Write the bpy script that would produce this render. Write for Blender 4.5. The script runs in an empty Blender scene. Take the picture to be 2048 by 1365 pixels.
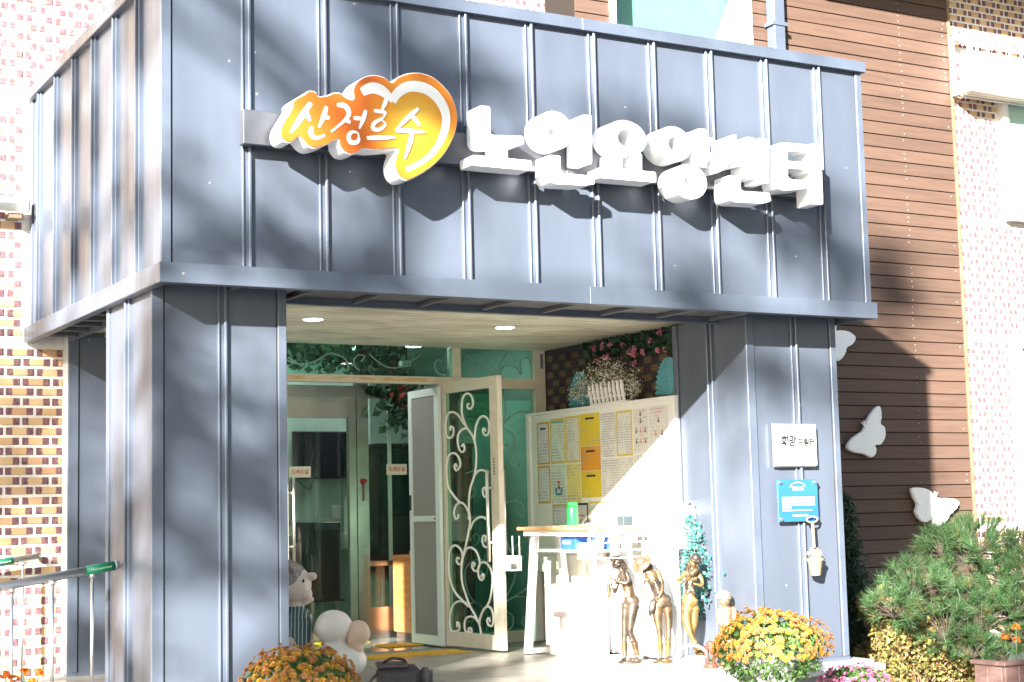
import bpy, bmesh, math, random
import numpy as np
from mathutils import Vector, Matrix
SC = bpy.context.scene
COL = SC.collection
R = math.radians
random.seed(7)

# ------------------------------------------------------------------ camera, sky, sun, exposure
YAW, PITCH, ROLL = R(29.689), R(6.093), R(-1.357)
_f = Vector((math.sin(YAW)*math.cos(PITCH), math.cos(YAW)*math.cos(PITCH), math.sin(PITCH)))
_r = Vector((math.cos(YAW), -math.sin(YAW), 0)); _u = _r.cross(_f)
_r2 = _r*math.cos(ROLL) + _u*math.sin(ROLL); _u2 = _u*math.cos(ROLL) - _r*math.sin(ROLL)
cam_d = bpy.data.cameras.new('camera'); cam = bpy.data.objects.new('camera', cam_d); COL.objects.link(cam)
cam.matrix_world = Matrix(((_r2.x, _u2.x, -_f.x, -2.448), (_r2.y, _u2.y, -_f.y, -7.935), (_r2.z, _u2.z, -_f.z, 1.026), (0, 0, 0, 1)))
cam_d.sensor_width = 36; cam_d.lens = 3186.9/2048*36; cam_d.clip_start = .05; cam_d.clip_end = 2000
SC.camera = cam

SUN = Vector((0.703, 0.619, -0.351)).normalized()      # direction the light travels
world = bpy.data.worlds.new('World'); SC.world = world; world.use_nodes = True
wn = world.node_tree.nodes; wl = world.node_tree.links
sky = wn.new('ShaderNodeTexSky'); sky.sky_type = 'NISHITA'; sky.sun_disc = False
sky.sun_elevation = math.asin(-SUN.z); sky.sun_rotation = math.atan2(-SUN.x, -SUN.y)
bg = wn['Background']; bg.inputs['Strength'].default_value = 0.05
wl.new(sky.outputs[0], bg.inputs['Color'])
sd = bpy.data.lights.new('sun', 'SUN'); sd.energy = 5.0; sd.angle = R(0.8); sd.color = (1.0, .95, .87)
sun = bpy.data.objects.new('sun', sd); COL.objects.link(sun)
sun.rotation_euler = SUN.to_track_quat('-Z', 'Y').to_euler(); sun.location = (-20, -20, 15)
SC.view_settings.view_transform = 'Standard'; SC.view_settings.look = 'None'; SC.view_settings.gamma = 1
SC.view_settings.exposure = 2.85
SC.cycles.use_denoising = True; SC.cycles.max_bounces = 8; SC.cycles.transparent_max_bounces = 24

# ------------------------------------------------------------------ materials
MATS = {}
def mat(name, col, rough=.6, metal=0, var=.0, vscale=8, bump=0, bscale=60, emit=0, spec=.5, col2=None, stretch=None, coat=0):
    if name in MATS: return MATS[name]
    m = bpy.data.materials.new(name); m.use_nodes = True; MATS[name] = m
    nt = m.node_tree; N = nt.nodes; L = nt.links; b = N['Principled BSDF']
    b.inputs['Base Color'].default_value = (*col, 1); b.inputs['Roughness'].default_value = rough
    b.inputs['Metallic'].default_value = metal; b.inputs['Specular IOR Level'].default_value = spec
    b.inputs['Coat Weight'].default_value = coat
    if emit:
        b.inputs['Emission Color'].default_value = (*col, 1); b.inputs['Emission Strength'].default_value = emit
    if var or bump or col2:
        tc = N.new('ShaderNodeTexCoord'); mp = N.new('ShaderNodeMapping'); L.new(tc.outputs['Object'], mp.inputs[0])
        if stretch: mp.inputs['Scale'].default_value = stretch
    if var or col2:
        nz = N.new('ShaderNodeTexNoise'); nz.inputs['Scale'].default_value = vscale; nz.inputs['Detail'].default_value = 6
        L.new(mp.outputs[0], nz.inputs['Vector'])
        cr = N.new('ShaderNodeValToRGB'); L.new(nz.outputs['Fac'], cr.inputs[0])
        c2 = col2 if col2 else tuple(min(1, c*(1+var)) for c in col); c1 = col if col2 else tuple(c*(1-var) for c in col)
        cr.color_ramp.elements[0].position = .35; cr.color_ramp.elements[1].position = .65
        cr.color_ramp.elements[0].color = (*c1, 1); cr.color_ramp.elements[1].color = (*c2, 1)
        L.new(cr.outputs[0], b.inputs['Base Color'])
    if bump:
        nb = N.new('ShaderNodeTexNoise'); nb.inputs['Scale'].default_value = bscale; nb.inputs['Detail'].default_value = 4
        L.new(mp.outputs[0], nb.inputs['Vector'])
        bp = N.new('ShaderNodeBump'); bp.inputs['Strength'].default_value = bump; bp.inputs['Distance'].default_value = .01
        L.new(nb.outputs['Fac'], bp.inputs['Height']); L.new(bp.outputs[0], b.inputs['Normal'])
    return m
def leafmat(name, cols, rough=.55, trans=.35):
    """foliage: colour picked per leaf island, a little light let through"""
    m = bpy.data.materials.new(name); m.use_nodes = True; MATS[name] = m
    nt = m.node_tree; N = nt.nodes; L = nt.links; b = N['Principled BSDF']; out = N['Material Output']
    g = N.new('ShaderNodeNewGeometry'); cr = N.new('ShaderNodeValToRGB'); L.new(g.outputs['Random Per Island'], cr.inputs[0])
    el = cr.color_ramp.elements
    while len(el) < len(cols): el.new(.5)
    for i, c in enumerate(cols): el[i].position = i/max(1, len(cols)-1); el[i].color = (*c, 1)
    L.new(cr.outputs[0], b.inputs['Base Color']); b.inputs['Roughness'].default_value = rough
    t = N.new('ShaderNodeBsdfTranslucent'); L.new(cr.outputs[0], t.inputs[0])
    mx = N.new('ShaderNodeMixShader'); mx.inputs[0].default_value = trans
    L.new(b.outputs[0], mx.inputs[1]); L.new(t.outputs[0], mx.inputs[2]); L.new(mx.outputs[0], out.inputs[0])
    return m
def glassmat(name, tint, refl=1.0):
    m = bpy.data.materials.new(name); m.use_nodes = True; MATS[name] = m
    nt = m.node_tree; N = nt.nodes; L = nt.links; out = N['Material Output']
    t = N.new('ShaderNodeBsdfTransparent'); t.inputs[0].default_value = (*tint, 1)
    g = N.new('ShaderNodeBsdfGlossy'); g.inputs['Roughness'].default_value = .01
    fr = N.new('ShaderNodeFresnel'); fr.inputs[0].default_value = 1.5
    mu = N.new('ShaderNodeMath'); mu.operation = 'MULTIPLY'; mu.inputs[1].default_value = refl; L.new(fr.outputs[0], mu.inputs[0])
    ge = N.new('ShaderNodeNewGeometry'); iv = N.new('ShaderNodeMath'); iv.operation = 'SUBTRACT'; iv.inputs[0].default_value = 1; L.new(ge.outputs['Backfacing'], iv.inputs[1])
    fm = N.new('ShaderNodeMath'); fm.operation = 'MULTIPLY'; L.new(mu.outputs[0], fm.inputs[0]); L.new(iv.outputs[0], fm.inputs[1])   # only the outer skin mirrors
    mx = N.new('ShaderNodeMixShader'); L.new(fm.outputs[0], mx.inputs[0]); L.new(t.outputs[0], mx.inputs[1]); L.new(g.outputs[0], mx.inputs[2])
    L.new(mx.outputs[0], out.inputs[0]); return m

# ------------------------------------------------------------------ mesh builder
class MB:
    def __init__(s): s.v = []; s.f = []
    def add(s, vs, fs):
        o = len(s.v); s.v += [tuple(v) for v in vs]; s.f += [tuple(i+o for i in f) for f in fs]; return s
    def box(s, x0, x1, y0, y1, z0, z1, bev=0):
        if bev:
            b = min(bev, (x1-x0)/3, (y1-y0)/3, (z1-z0)/3)
            bm = bmesh.new(); bmesh.ops.create_cube(bm, size=1)
            for v in bm.verts: v.co = ((x0+x1)/2+v.co.x*(x1-x0), (y0+y1)/2+v.co.y*(y1-y0), (z0+z1)/2+v.co.z*(z1-z0))
            bmesh.ops.bevel(bm, geom=bm.edges[:], offset=b, segments=1, affect='EDGES')
            bm.verts.index_update(); s.add([v.co[:] for v in bm.verts], [[v.index for v in f.verts] for f in bm.faces]); bm.free(); return s
        vs = [(x, y, z) for z in (z0, z1) for y in (y0, y1) for x in (x0, x1)]
        return s.add(vs, [(0, 2, 3, 1), (4, 5, 7, 6), (0, 1, 5, 4), (2, 6, 7, 3), (0, 4, 6, 2), (1, 3, 7, 5)])
    def ring(s, poly_o, poly_i, y0, y1):
        """extruded ring in the XZ plane, front face at y0"""
        n = len(poly_o); vs = []
        for y in (y0, y1): vs += [(x, y, z) for x, z in poly_o] + [(x, y, z) for x, z in poly_i]
        fs = []
        for i in range(n):
            j = (i+1) % n
            fs += [(i, j, n+j, n+i), (2*n+j, 2*n+i, 3*n+i, 3*n+j), (j, i, 2*n+i, 2*n+j), (n+i, n+j, 3*n+j, 3*n+i)]
        return s.add(vs, fs)
    def prism(s, poly, y0, y1, bev=0):
        """polygon given as (x, z) extruded from y0 (front) to y1; concave allowed"""
        bm = bmesh.new(); vs = [bm.verts.new((x, y0, z)) for x, z in poly]; f = bm.faces.new(vs)
        r = bmesh.ops.extrude_face_region(bm, geom=[f])
        nv = [e for e in r['geom'] if isinstance(e, bmesh.types.BMVert)]
        for v in nv: v.co.y = y1
        if bev:
            eds = [e for e in bm.edges if abs(e.verts[0].co.y-y0) < 1e-6 and abs(e.verts[1].co.y-y0) < 1e-6]
            bmesh.ops.bevel(bm, geom=eds, offset=bev, segments=2, affect='EDGES')
        bmesh.ops.triangulate(bm, faces=[g for g in bm.faces if len(g.verts) > 4])
        bmesh.ops.recalc_face_normals(bm, faces=bm.faces[:])
        bm.verts.index_update(); s.add([v.co[:] for v in bm.verts], [[v.index for v in g.verts] for g in bm.faces]); bm.free(); return s
    def tube(s, pts, r, n=8, cap=True):
        pts = [Vector(q) for q in pts]; rs = r if isinstance(r, (list, tuple)) else [r]*len(pts)
        up = None; o = len(s.v); m = len(pts)
        for i, q in enumerate(pts):
            t = (pts[min(i+1, m-1)]-pts[max(i-1, 0)]);  t = t.normalized() if t.length > 1e-9 else Vector((0, 0, 1))
            if up is None:
                up = Vector((0, 0, 1)) if abs(t.z) < .9 else Vector((1, 0, 0))
            a = t.cross(up)
            if a.length < 1e-6: a = t.orthogonal()
            a.normalize(); b = a.cross(t).normalized(); up = b
            for k in range(n):
                w = 2*math.pi*k/n; s.v.append(tuple(q+(a*math.cos(w)+b*math.sin(w))*rs[i]))
        for i in range(m-1):
            for k in range(n):
                k2 = (k+1) % n; s.f.append((o+i*n+k, o+i*n+k2, o+(i+1)*n+k2, o+(i+1)*n+k))
        if cap: s.f.append(tuple(o+k for k in range(n))[::-1]); s.f.append(tuple(o+(m-1)*n+k for k in range(n)))
        return s
    def lathe(s, prof, c=(0, 0, 0), n=24, cap=True):
        o = len(s.v); m = len(prof)
        for r_, z in prof:
            for k in range(n):
                w = 2*math.pi*k/n; s.v.append((c[0]+r_*math.cos(w), c[1]+r_*math.sin(w), c[2]+z))
        for i in range(m-1):
            for k in range(n):
                k2 = (k+1) % n; s.f.append((o+i*n+k, o+i*n+k2, o+(i+1)*n+k2, o+(i+1)*n+k))
        if cap: s.f.append(tuple(o+k for k in range(n))[::-1]); s.f.append(tuple(o+(m-1)*n+k for k in range(n)))
        return s
    def ball(s, c, r, n=12, rot=None):
        r = r if isinstance(r, (tuple, list)) else (r, r, r); o = len(s.v); h = max(4, n//2)
        M = rot if rot else Matrix.Identity(3); c = Vector(c)
        for i in range(h+1):
            p = math.pi*i/h
            for k in range(n):
                w = 2*math.pi*k/n
                s.v.append(tuple(c+M @ Vector((r[0]*math.sin(p)*math.cos(w), r[1]*math.sin(p)*math.sin(w), r[2]*math.cos(p)))))
        for i in range(h):
            for k in range(n):
                k2 = (k+1) % n; s.f.append((o+i*n+k, o+(i+1)*n+k, o+(i+1)*n+k2, o+i*n+k2))
        return s
    def build(s, name, m, parent=None, smooth=False, local=False):
        me = bpy.data.meshes.new(name)
        if parent is not None and not local:
            O = origin(parent); vs = [(x-O[0], y-O[1], z-O[2]) for x, y, z in s.v]
        else: vs = s.v
        me.from_pydata(vs, [], s.f); me.validate()
        if smooth: me.polygons.foreach_set('use_smooth', [True]*len(me.polygons))
        o = bpy.data.objects.new(name, me); COL.objects.link(o)
        if m is not None: me.materials.append(m if not isinstance(m, str) else MATS[m])
        if parent is not None: o.parent = parent
        return o
def origin(o):
    while o.parent is not None: o = o.parent
    return tuple(o.location)
def thing(name, label, cat, loc=(0, 0, 0), rz=0, group=None):
    o = bpy.data.objects.new(name, None); COL.objects.link(o); o.location = loc; o.rotation_euler = (0, 0, rz); o.empty_display_size = .1
    tag(o, label, cat, group); return o
def tag(o, label, cat, group=None):
    o['label'] = label; o['category'] = cat
    if group: o['group'] = group
    return o
def solo(mb, name, m, label, cat, group=None, smooth=False, loc=None):
    """a thing that is one mesh, its origin at its base"""
    if loc is not None:
        mb.v = [(x-loc[0], y-loc[1], z-loc[2]) for x, y, z in mb.v]
    o = mb.build(name, m, None, smooth)
    if loc is not None: o.location = loc
    return tag(o, label, cat, group)
def struct(o): o['kind'] = 'structure'; return o
def stuff(o): o['kind'] = 'stuff'; return o
def dup(o, parent=None):
    c = o.copy(); COL.objects.link(c); c.parent = parent
    for k in list(o.children): dup(k, c)
    return c
def spline(pts, n=6):
    P = [Vector(q) for q in pts]; out = []
    for i in range(len(P)-1):
        a, b, c, d = P[max(i-1, 0)], P[i], P[i+1], P[min(i+2, len(P)-1)]
        for k in range(n):
            t = k/n; out.append(.5*((2*b)+(c-a)*t+(2*a-5*b+4*c-d)*t*t+(3*b-a-3*c+d)*t**3))
    out.append(P[-1]); return out
def text_mesh(body, size, name, m, parent, M, extrude=0.0, align='CENTER', shear=0, bold=0):
    cu = bpy.data.curves.new('lettering', 'FONT'); cu.body = body; cu.size = size; cu.align_x = align; cu.align_y = 'CENTER'; cu.extrude = extrude; cu.shear = shear; cu.offset = bold; cu.resolution_u = 3
    t = bpy.data.objects.new('lettering', cu); COL.objects.link(t)
    bpy.context.view_layer.update()
    me = bpy.data.meshes.new_from_object(t.evaluated_get(bpy.context.evaluated_depsgraph_get()))
    bpy.data.objects.remove(t); me.transform(M); me.materials.clear(); me.materials.append(m)
    o = bpy.data.objects.new(name, me); COL.objects.link(o); o.parent = parent
    return o
def facing(x, y, z, kind='front'):
    """text matrix: 'front' reads from -Y, 'side' reads from -X"""
    if kind == 'front': return Matrix.Translation((x, y, z)) @ Matrix.Rotation(R(90), 4, 'X')
    return Matrix.Translation((x, y, z)) @ Matrix.Rotation(R(-90), 4, 'Z') @ Matrix.Rotation(R(90), 4, 'X')
def cards(n, fn, size, name, m, parent, asp=1.6, kind=None, tri=False, local=False, seed=1, up=0.):
    """n leaf-sized faces; fn(rng) gives a point; folded slightly along the middle"""
    rng = np.random.default_rng(seed)
    P = np.array([fn(rng) for _ in range(n)])
    d = rng.normal(size=(n, 3)); d[:, 2] += up; d /= np.linalg.norm(d, axis=1)[:, None]
    e = rng.normal(size=(n, 3)); e -= (e*d).sum(1)[:, None]*d; e /= np.linalg.norm(e, axis=1)[:, None]
    s = size*rng.uniform(.6, 1.25, n)[:, None]
    nn = np.cross(d, e)
    a = P-d*s*asp*.5; b = P+e*s*.5+nn*s*.12; c = P+d*s*asp*.5; f = P-e*s*.5+nn*s*.12
    V = np.stack([a, b, c, f], 1).reshape(-1, 3)
    if parent is not None and not local: V = V-np.array(origin(parent))
    me = bpy.data.meshes.new(name); me.from_pydata(V.tolist(), [], [(4*i, 4*i+1, 4*i+2, 4*i+3) for i in range(n)])
    o = bpy.data.objects.new(name, me); COL.objects.link(o); me.materials.append(m); o.parent = parent
    if kind: o['kind'] = kind
    return o
def shell(c, r, inner=.55):
    c = np.array(c); r = np.array(r)
    def fn(g):
        d = g.normal(size=3); d /= np.linalg.norm(d); return c+d*r*g.uniform(inner, 1)**.6
    return fn
def fuse(mb, name, m, parent, voxel=.006, smooth=4, local=True):
    """melt a set of overlapping lumps and limbs into one continuous skin"""
    o = mb.build(name, m, None); rm = o.modifiers.new('remesh', 'REMESH'); rm.mode = 'VOXEL'; rm.voxel_size = voxel; rm.use_smooth_shade = True
    sm = o.modifiers.new('smooth', 'SMOOTH'); sm.factor = .5; sm.iterations = smooth
    bpy.context.view_layer.update()
    me = bpy.data.meshes.new_from_object(o.evaluated_get(bpy.context.evaluated_depsgraph_get()))
    old = o.data; o.modifiers.clear(); o.data = me; bpy.data.meshes.remove(old); me.name = name
    me.polygons.foreach_set('use_smooth', [True]*len(me.polygons))
    if not me.materials: me.materials.append(m)
    o.parent = parent; return o
LETTERS = {'no': [('p', [(1.782, 3.31), (1.855, 3.312), (1.852, 3.164), (1.863, 3.148), (2.066, 3.162), (2.073, 3.115), (2.001, 3.095), (1.827, 3.076), (1.791, 3.085), (1.777, 3.112)]), ('p', [(1.895, 3.093), (1.964, 3.097), (1.961, 3.013), (1.893, 3.014)]), ('p', [(1.731, 3.021), (2.118, 3.022), (2.117, 2.964), (1.729, 2.962)])], 'in': [('r', [2.28, 3.217, 0.121, 0.113, 0.042, 0.047]), ('p', [(2.452, 3.316), (2.477, 3.33), (2.539, 3.332), (2.529, 3.037), (2.443, 3.036)]), ('p', [(2.23, 3.066), (2.314, 3.068), (2.311, 2.984), (2.33, 2.965), (2.537, 2.969), (2.546, 2.921), (2.469, 2.907), (2.274, 2.899), (2.239, 2.913), (2.227, 2.945)])], 'yo': [('r', [2.776, 3.219, 0.149, 0.108, 0.058, 0.053]), ('p', [(2.676, 3.121), (2.746, 3.121), (2.742, 3.017), (2.672, 3.017)]), ('p', [(2.815, 3.128), (2.887, 3.134), (2.882, 3.02), (2.811, 3.02)]), ('p', [(2.585, 3.027), (2.983, 3.03), (2.981, 2.966), (2.583, 2.962)])], 'yang': [('r', [3.122, 3.215, 0.131, 0.109, 0.037, 0.043]), ('p', [(3.282, 3.316), (3.309, 3.329), (3.377, 3.331), (3.374, 3.28), (3.434, 3.281), (3.432, 3.238), (3.372, 3.235), (3.37, 3.187), (3.435, 3.188), (3.433, 3.147), (3.368, 3.144), (3.366, 3.091), (3.273, 3.09)]), ('r', [3.228, 2.992, 0.132, 0.108, 0.037, 0.04])], 'sen': [('p', [(3.518, 3.294), (3.6, 3.324), (3.604, 3.254), (3.624, 3.208), (3.65, 3.132), (3.575, 3.113), (3.555, 3.159), (3.516, 3.102), (3.434, 3.059), (3.414, 3.111), (3.483, 3.171), (3.51, 3.233)]), ('p', [(3.666, 3.311), (3.741, 3.316), (3.728, 3.048), (3.653, 3.051), (3.66, 3.181), (3.611, 3.18), (3.613, 3.229), (3.662, 3.233)]), ('p', [(3.771, 3.316), (3.857, 3.32), (3.842, 3.031), (3.757, 3.029)]), ('p', [(3.525, 3.057), (3.62, 3.058), (3.616, 2.979), (3.634, 2.965), (3.844, 2.973), (3.856, 2.919), (3.787, 2.898), (3.564, 2.891), (3.53, 2.906), (3.52, 2.941)])], 'teo': [('p', [(3.914, 3.29), (3.96, 3.305), (4.165, 3.31), (4.162, 3.257), (4.006, 3.253), (4.003, 3.191), (4.14, 3.196), (4.139, 3.178), (4.173, 3.178), (4.181, 3.316), (4.28, 3.323), (4.278, 2.928), (4.179, 2.92), (4.182, 3.123), (4.135, 3.121), (4.137, 3.144), (4.001, 3.142), (3.998, 3.089), (4.022, 3.075), (4.141, 3.076), (4.145, 3.021), (3.959, 2.992), (3.917, 3.003), (3.9, 3.032)])]}
LOGO = [(0.571, 3.038), (0.585, 3.078), (0.639, 3.168), (0.643, 3.2), (0.668, 3.224), (0.704, 3.245), (0.733, 3.268), (0.774, 3.269), (0.791, 3.247), (0.84, 3.256), (0.874, 3.273), (0.916, 3.278), (0.94, 3.263), (0.974, 3.25), (0.995, 3.258), (0.992, 3.309), (1.018, 3.352), (1.061, 3.384), (1.121, 3.401), (1.181, 3.394), (1.224, 3.371), (1.259, 3.403), (1.321, 3.433), (1.392, 3.445), (1.471, 3.432), (1.542, 3.387), (1.595, 3.327), (1.625, 3.24), (1.618, 3.158), (1.589, 3.081), (1.534, 2.995), (1.461, 2.923), (1.389, 2.873), (1.327, 2.84), (1.279, 2.836), (1.245, 2.865), (1.233, 2.911), (1.238, 2.952), (1.252, 3.001), (1.2, 2.996), (1.123, 2.985), (1.046, 2.982), (1.02, 2.964), (0.978, 2.948), (0.936, 2.956), (0.908, 2.992), (0.9, 3.023), (0.837, 2.986), (0.771, 2.962), (0.73, 2.968), (0.698, 2.996), (0.674, 3.013), (0.641, 2.983), (0.601, 2.979), (0.577, 3.0)]
LOGO_STROKES = [(0.0242, [(1.042, 3.295), (1.102, 3.325), (1.162, 3.316), (1.209, 3.281), (1.224, 3.261), (1.249, 3.306), (1.302, 3.348), (1.363, 3.363), (1.434, 3.355), (1.496, 3.317), (1.539, 3.256), (1.551, 3.184), (1.527, 3.1), (1.481, 3.022), (1.408, 2.951), (1.302, 2.89)]), (0.0121, [(0.745, 3.203), (0.699, 3.136), (0.662, 3.078), (0.627, 3.031)]), (0.0111, [(0.703, 3.156), (0.724, 3.134), (0.74, 3.105)]), (0.0101, [(0.835, 3.193), (0.816, 3.136), (0.789, 3.075)]), (0.0101, [(0.806, 3.139), (0.851, 3.132)]), (0.0101, [(0.748, 3.074), (0.743, 3.039), (0.771, 3.015), (0.821, 3.035)]), (0.0111, [(0.894, 3.207), (0.94, 3.207), (0.963, 3.171), (0.939, 3.129), (0.859, 3.058)]), (0.0101, [(0.94, 3.136), (0.972, 3.117)]), (0.0101, [(1.062, 3.197), (1.047, 3.148), (1.022, 3.09)]), (0.0091, [(0.989, 3.146), (1.04, 3.147)]), (0.0101, [(1.019, 3.042), (1.013, 3.02), (0.989, 3.01), (0.967, 3.015), (0.959, 3.037), (0.968, 3.06), (0.99, 3.07), (1.013, 3.064), (1.019, 3.042)]), (0.0101, [(1.188, 3.279), (1.174, 3.241), (1.156, 3.207)]), (0.0091, [(1.109, 3.198), (1.143, 3.198), (1.177, 3.194), (1.16, 3.16)]), (0.0091, [(1.16, 3.16), (1.112, 3.131), (1.103, 3.098), (1.142, 3.098), (1.176, 3.129), (1.155, 3.151)]), (0.0101, [(1.064, 3.043), (1.149, 3.053), (1.236, 3.063)]), (0.0101, [(1.379, 3.239), (1.33, 3.197), (1.281, 3.148), (1.236, 3.102)]), (0.0101, [(1.33, 3.197), (1.36, 3.172), (1.386, 3.138)]), (0.0101, [(1.236, 3.102), (1.328, 3.107), (1.416, 3.109)]), (0.0111, [(1.339, 3.098), (1.318, 3.031), (1.29, 2.952)])]
SCROLLS = [[(0.404, 1.845), (0.382, 1.838), (0.391, 1.812), (0.43, 1.807), (0.46, 1.843), (0.437, 1.903), (0.377, 1.924), (0.323, 1.895), (0.302, 1.812), (0.318, 1.743), (0.368, 1.665)], [(0.138, 1.656), (0.15, 1.685), (0.185, 1.666), (0.175, 1.616), (0.128, 1.597), (0.082, 1.629), (0.07, 1.724), (0.119, 1.789), (0.197, 1.793), (0.265, 1.759), (0.316, 1.71), (0.368, 1.665), (0.433, 1.611), (0.468, 1.559), (0.488, 1.484), (0.484, 1.393), (0.459, 1.302), (0.403, 1.213), (0.378, 1.122), (0.374, 1.023), (0.366, 0.969)], [(0.618, 1.626), (0.6, 1.645), (0.582, 1.632), (0.602, 1.598), (0.646, 1.596), (0.669, 1.64), (0.657, 1.706), (0.6, 1.738), (0.541, 1.725), (0.495, 1.674), (0.474, 1.6), (0.468, 1.559)], [(0.294, 1.526), (0.318, 1.541), (0.332, 1.507), (0.308, 1.483), (0.266, 1.498), (0.239, 1.562), (0.252, 1.62), (0.307, 1.655), (0.367, 1.66)], [(0.223, 1.373), (0.206, 1.395), (0.187, 1.374), (0.212, 1.346), (0.258, 1.368), (0.27, 1.409), (0.231, 1.461), (0.17, 1.481), (0.108, 1.458), (0.074, 1.383), (0.071, 1.298), (0.099, 1.221), (0.174, 1.151), (0.241, 1.108)], [(0.459, 1.302), (0.512, 1.33), (0.57, 1.336), (0.642, 1.313)], [(0.608, 1.175), (0.595, 1.204), (0.565, 1.192), (0.571, 1.151), (0.606, 1.13)], [(0.23, 1.012), (0.222, 0.987), (0.191, 0.975), (0.169, 1.017), (0.194, 1.075), (0.256, 1.1), (0.309, 1.086), (0.352, 1.048), (0.374, 1.015)], [(0.369, 1.044), (0.389, 0.976), (0.362, 0.873), (0.312, 0.754), (0.278, 0.685), (0.256, 0.599), (0.263, 0.497), (0.314, 0.396), (0.365, 0.321), (0.431, 0.256), (0.482, 0.191), (0.501, 0.108)], [(0.231, 0.676), (0.203, 0.684), (0.191, 0.658), (0.221, 0.633), (0.253, 0.642), (0.275, 0.702), (0.241, 0.753), (0.171, 0.777), (0.107, 0.744), (0.083, 0.657), (0.091, 0.527), (0.159, 0.426), (0.251, 0.368), (0.342, 0.32)], [(0.422, 0.619), (0.438, 0.64), (0.415, 0.648), (0.399, 0.618), (0.436, 0.585), (0.482, 0.603), (0.504, 0.653), (0.464, 0.729), (0.389, 0.761), (0.327, 0.745), (0.278, 0.685)], [(0.518, 0.544), (0.541, 0.566), (0.555, 0.545), (0.524, 0.521), (0.488, 0.544), (0.482, 0.603), (0.522, 0.649), (0.597, 0.646), (0.654, 0.589), (0.665, 0.506), (0.631, 0.388), (0.584, 0.328)], [(0.625, 0.218), (0.611, 0.246), (0.584, 0.229), (0.602, 0.196), (0.646, 0.19), (0.67, 0.24), (0.65, 0.306), (0.599, 0.329), (0.539, 0.302), (0.491, 0.233), (0.486, 0.191)], [(0.181, 0.161), (0.179, 0.195), (0.205, 0.187), (0.211, 0.145), (0.163, 0.107), (0.101, 0.132), (0.08, 0.217), (0.123, 0.313), (0.203, 0.354), (0.297, 0.348), (0.365, 0.317)], [(0.343, 0.13), (0.336, 0.155), (0.367, 0.161), (0.378, 0.132), (0.334, 0.104), (0.289, 0.14), (0.287, 0.208), (0.339, 0.244), (0.416, 0.243), (0.46, 0.215)], [(0.386, 0.899), (0.427, 0.95), (0.489, 0.979), (0.55, 0.987), (0.609, 0.969)], [(0.58, 0.806), (0.589, 0.839), (0.559, 0.848), (0.543, 0.814), (0.564, 0.772), (0.601, 0.764)]]
BUTTERFLIES = [[(7.124, 2.566), (7.171, 2.573), (7.249, 2.571), (7.311, 2.553), (7.358, 2.512), (7.321, 2.457), (7.249, 2.419), (7.211, 2.346), (7.139, 2.296), (7.086, 2.33), (7.067, 2.382), (6.99, 2.375), (6.915, 2.409), (6.897, 2.468), (6.952, 2.517), (7.046, 2.544)], [(7.423, 1.714), (7.485, 1.811), (7.592, 1.896), (7.624, 1.836), (7.608, 1.739), (7.654, 1.703), (7.655, 1.619), (7.596, 1.547), (7.532, 1.542), (7.537, 1.475), (7.478, 1.432), (7.385, 1.463), (7.277, 1.476), (7.198, 1.518), (7.253, 1.594), (7.334, 1.642), (7.388, 1.666)], [(8.236, 1.065), (8.151, 1.132), (8.021, 1.153), (7.946, 1.142), (7.957, 1.074), (8.004, 1.001), (7.98, 0.929), (8.034, 0.855), (8.114, 0.837), (8.183, 0.876), (8.195, 0.815), (8.26, 0.794), (8.363, 0.848), (8.4, 0.896), (8.471, 0.943), (8.526, 1.004), (8.461, 1.042), (8.345, 1.051), (8.278, 1.052)]]

# ------------------------------------------------------------------ shared materials
METAL = mat('slate_metal', (.094, .113, .152), .34, .25, var=.10, vscale=3, bump=.02, bscale=5, stretch=(1, 1, .25))
METAL_TRIM = mat('slate_trim', (.096, .118, .160), .36, .2, var=.08, vscale=5)
SOFFIT = mat('soffit_metal', (.10, .105, .115), .5, .1, var=.08)
CREAM = mat('cream_paint', (.56, .53, .43), .45, var=.05, vscale=14)
WHITE = mat('white_paint', (.72, .72, .71), .4, var=.02)
WHITE_WARM = mat('warm_white', (.70, .68, .62), .5, var=.03)
STEEL = mat('stainless', (.74, .73, .71), .34, 1.0, var=.05)
STONE = mat('porch_stone', (.40, .38, .34), .45, var=.18, vscale=5, bump=.05, bscale=120)
GRANITE = mat('granite', (.34, .34, .33), .55, col2=(.20, .20, .20), vscale=140, bump=.05)
GRANITE_CAP = mat('granite_coping', (.55, .55, .53), .5, var=.12, vscale=90)
CONCRETE = mat('paving', (.085, .083, .08), .8, var=.15, vscale=2, bump=.1, bscale=40)
MORTAR = mat('white_mortar', (.66, .64, .60), .9, var=.08, vscale=30, bump=.3, bscale=90)
BLACK = mat('black_plastic', (.012, .012, .014), .4)
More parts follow.
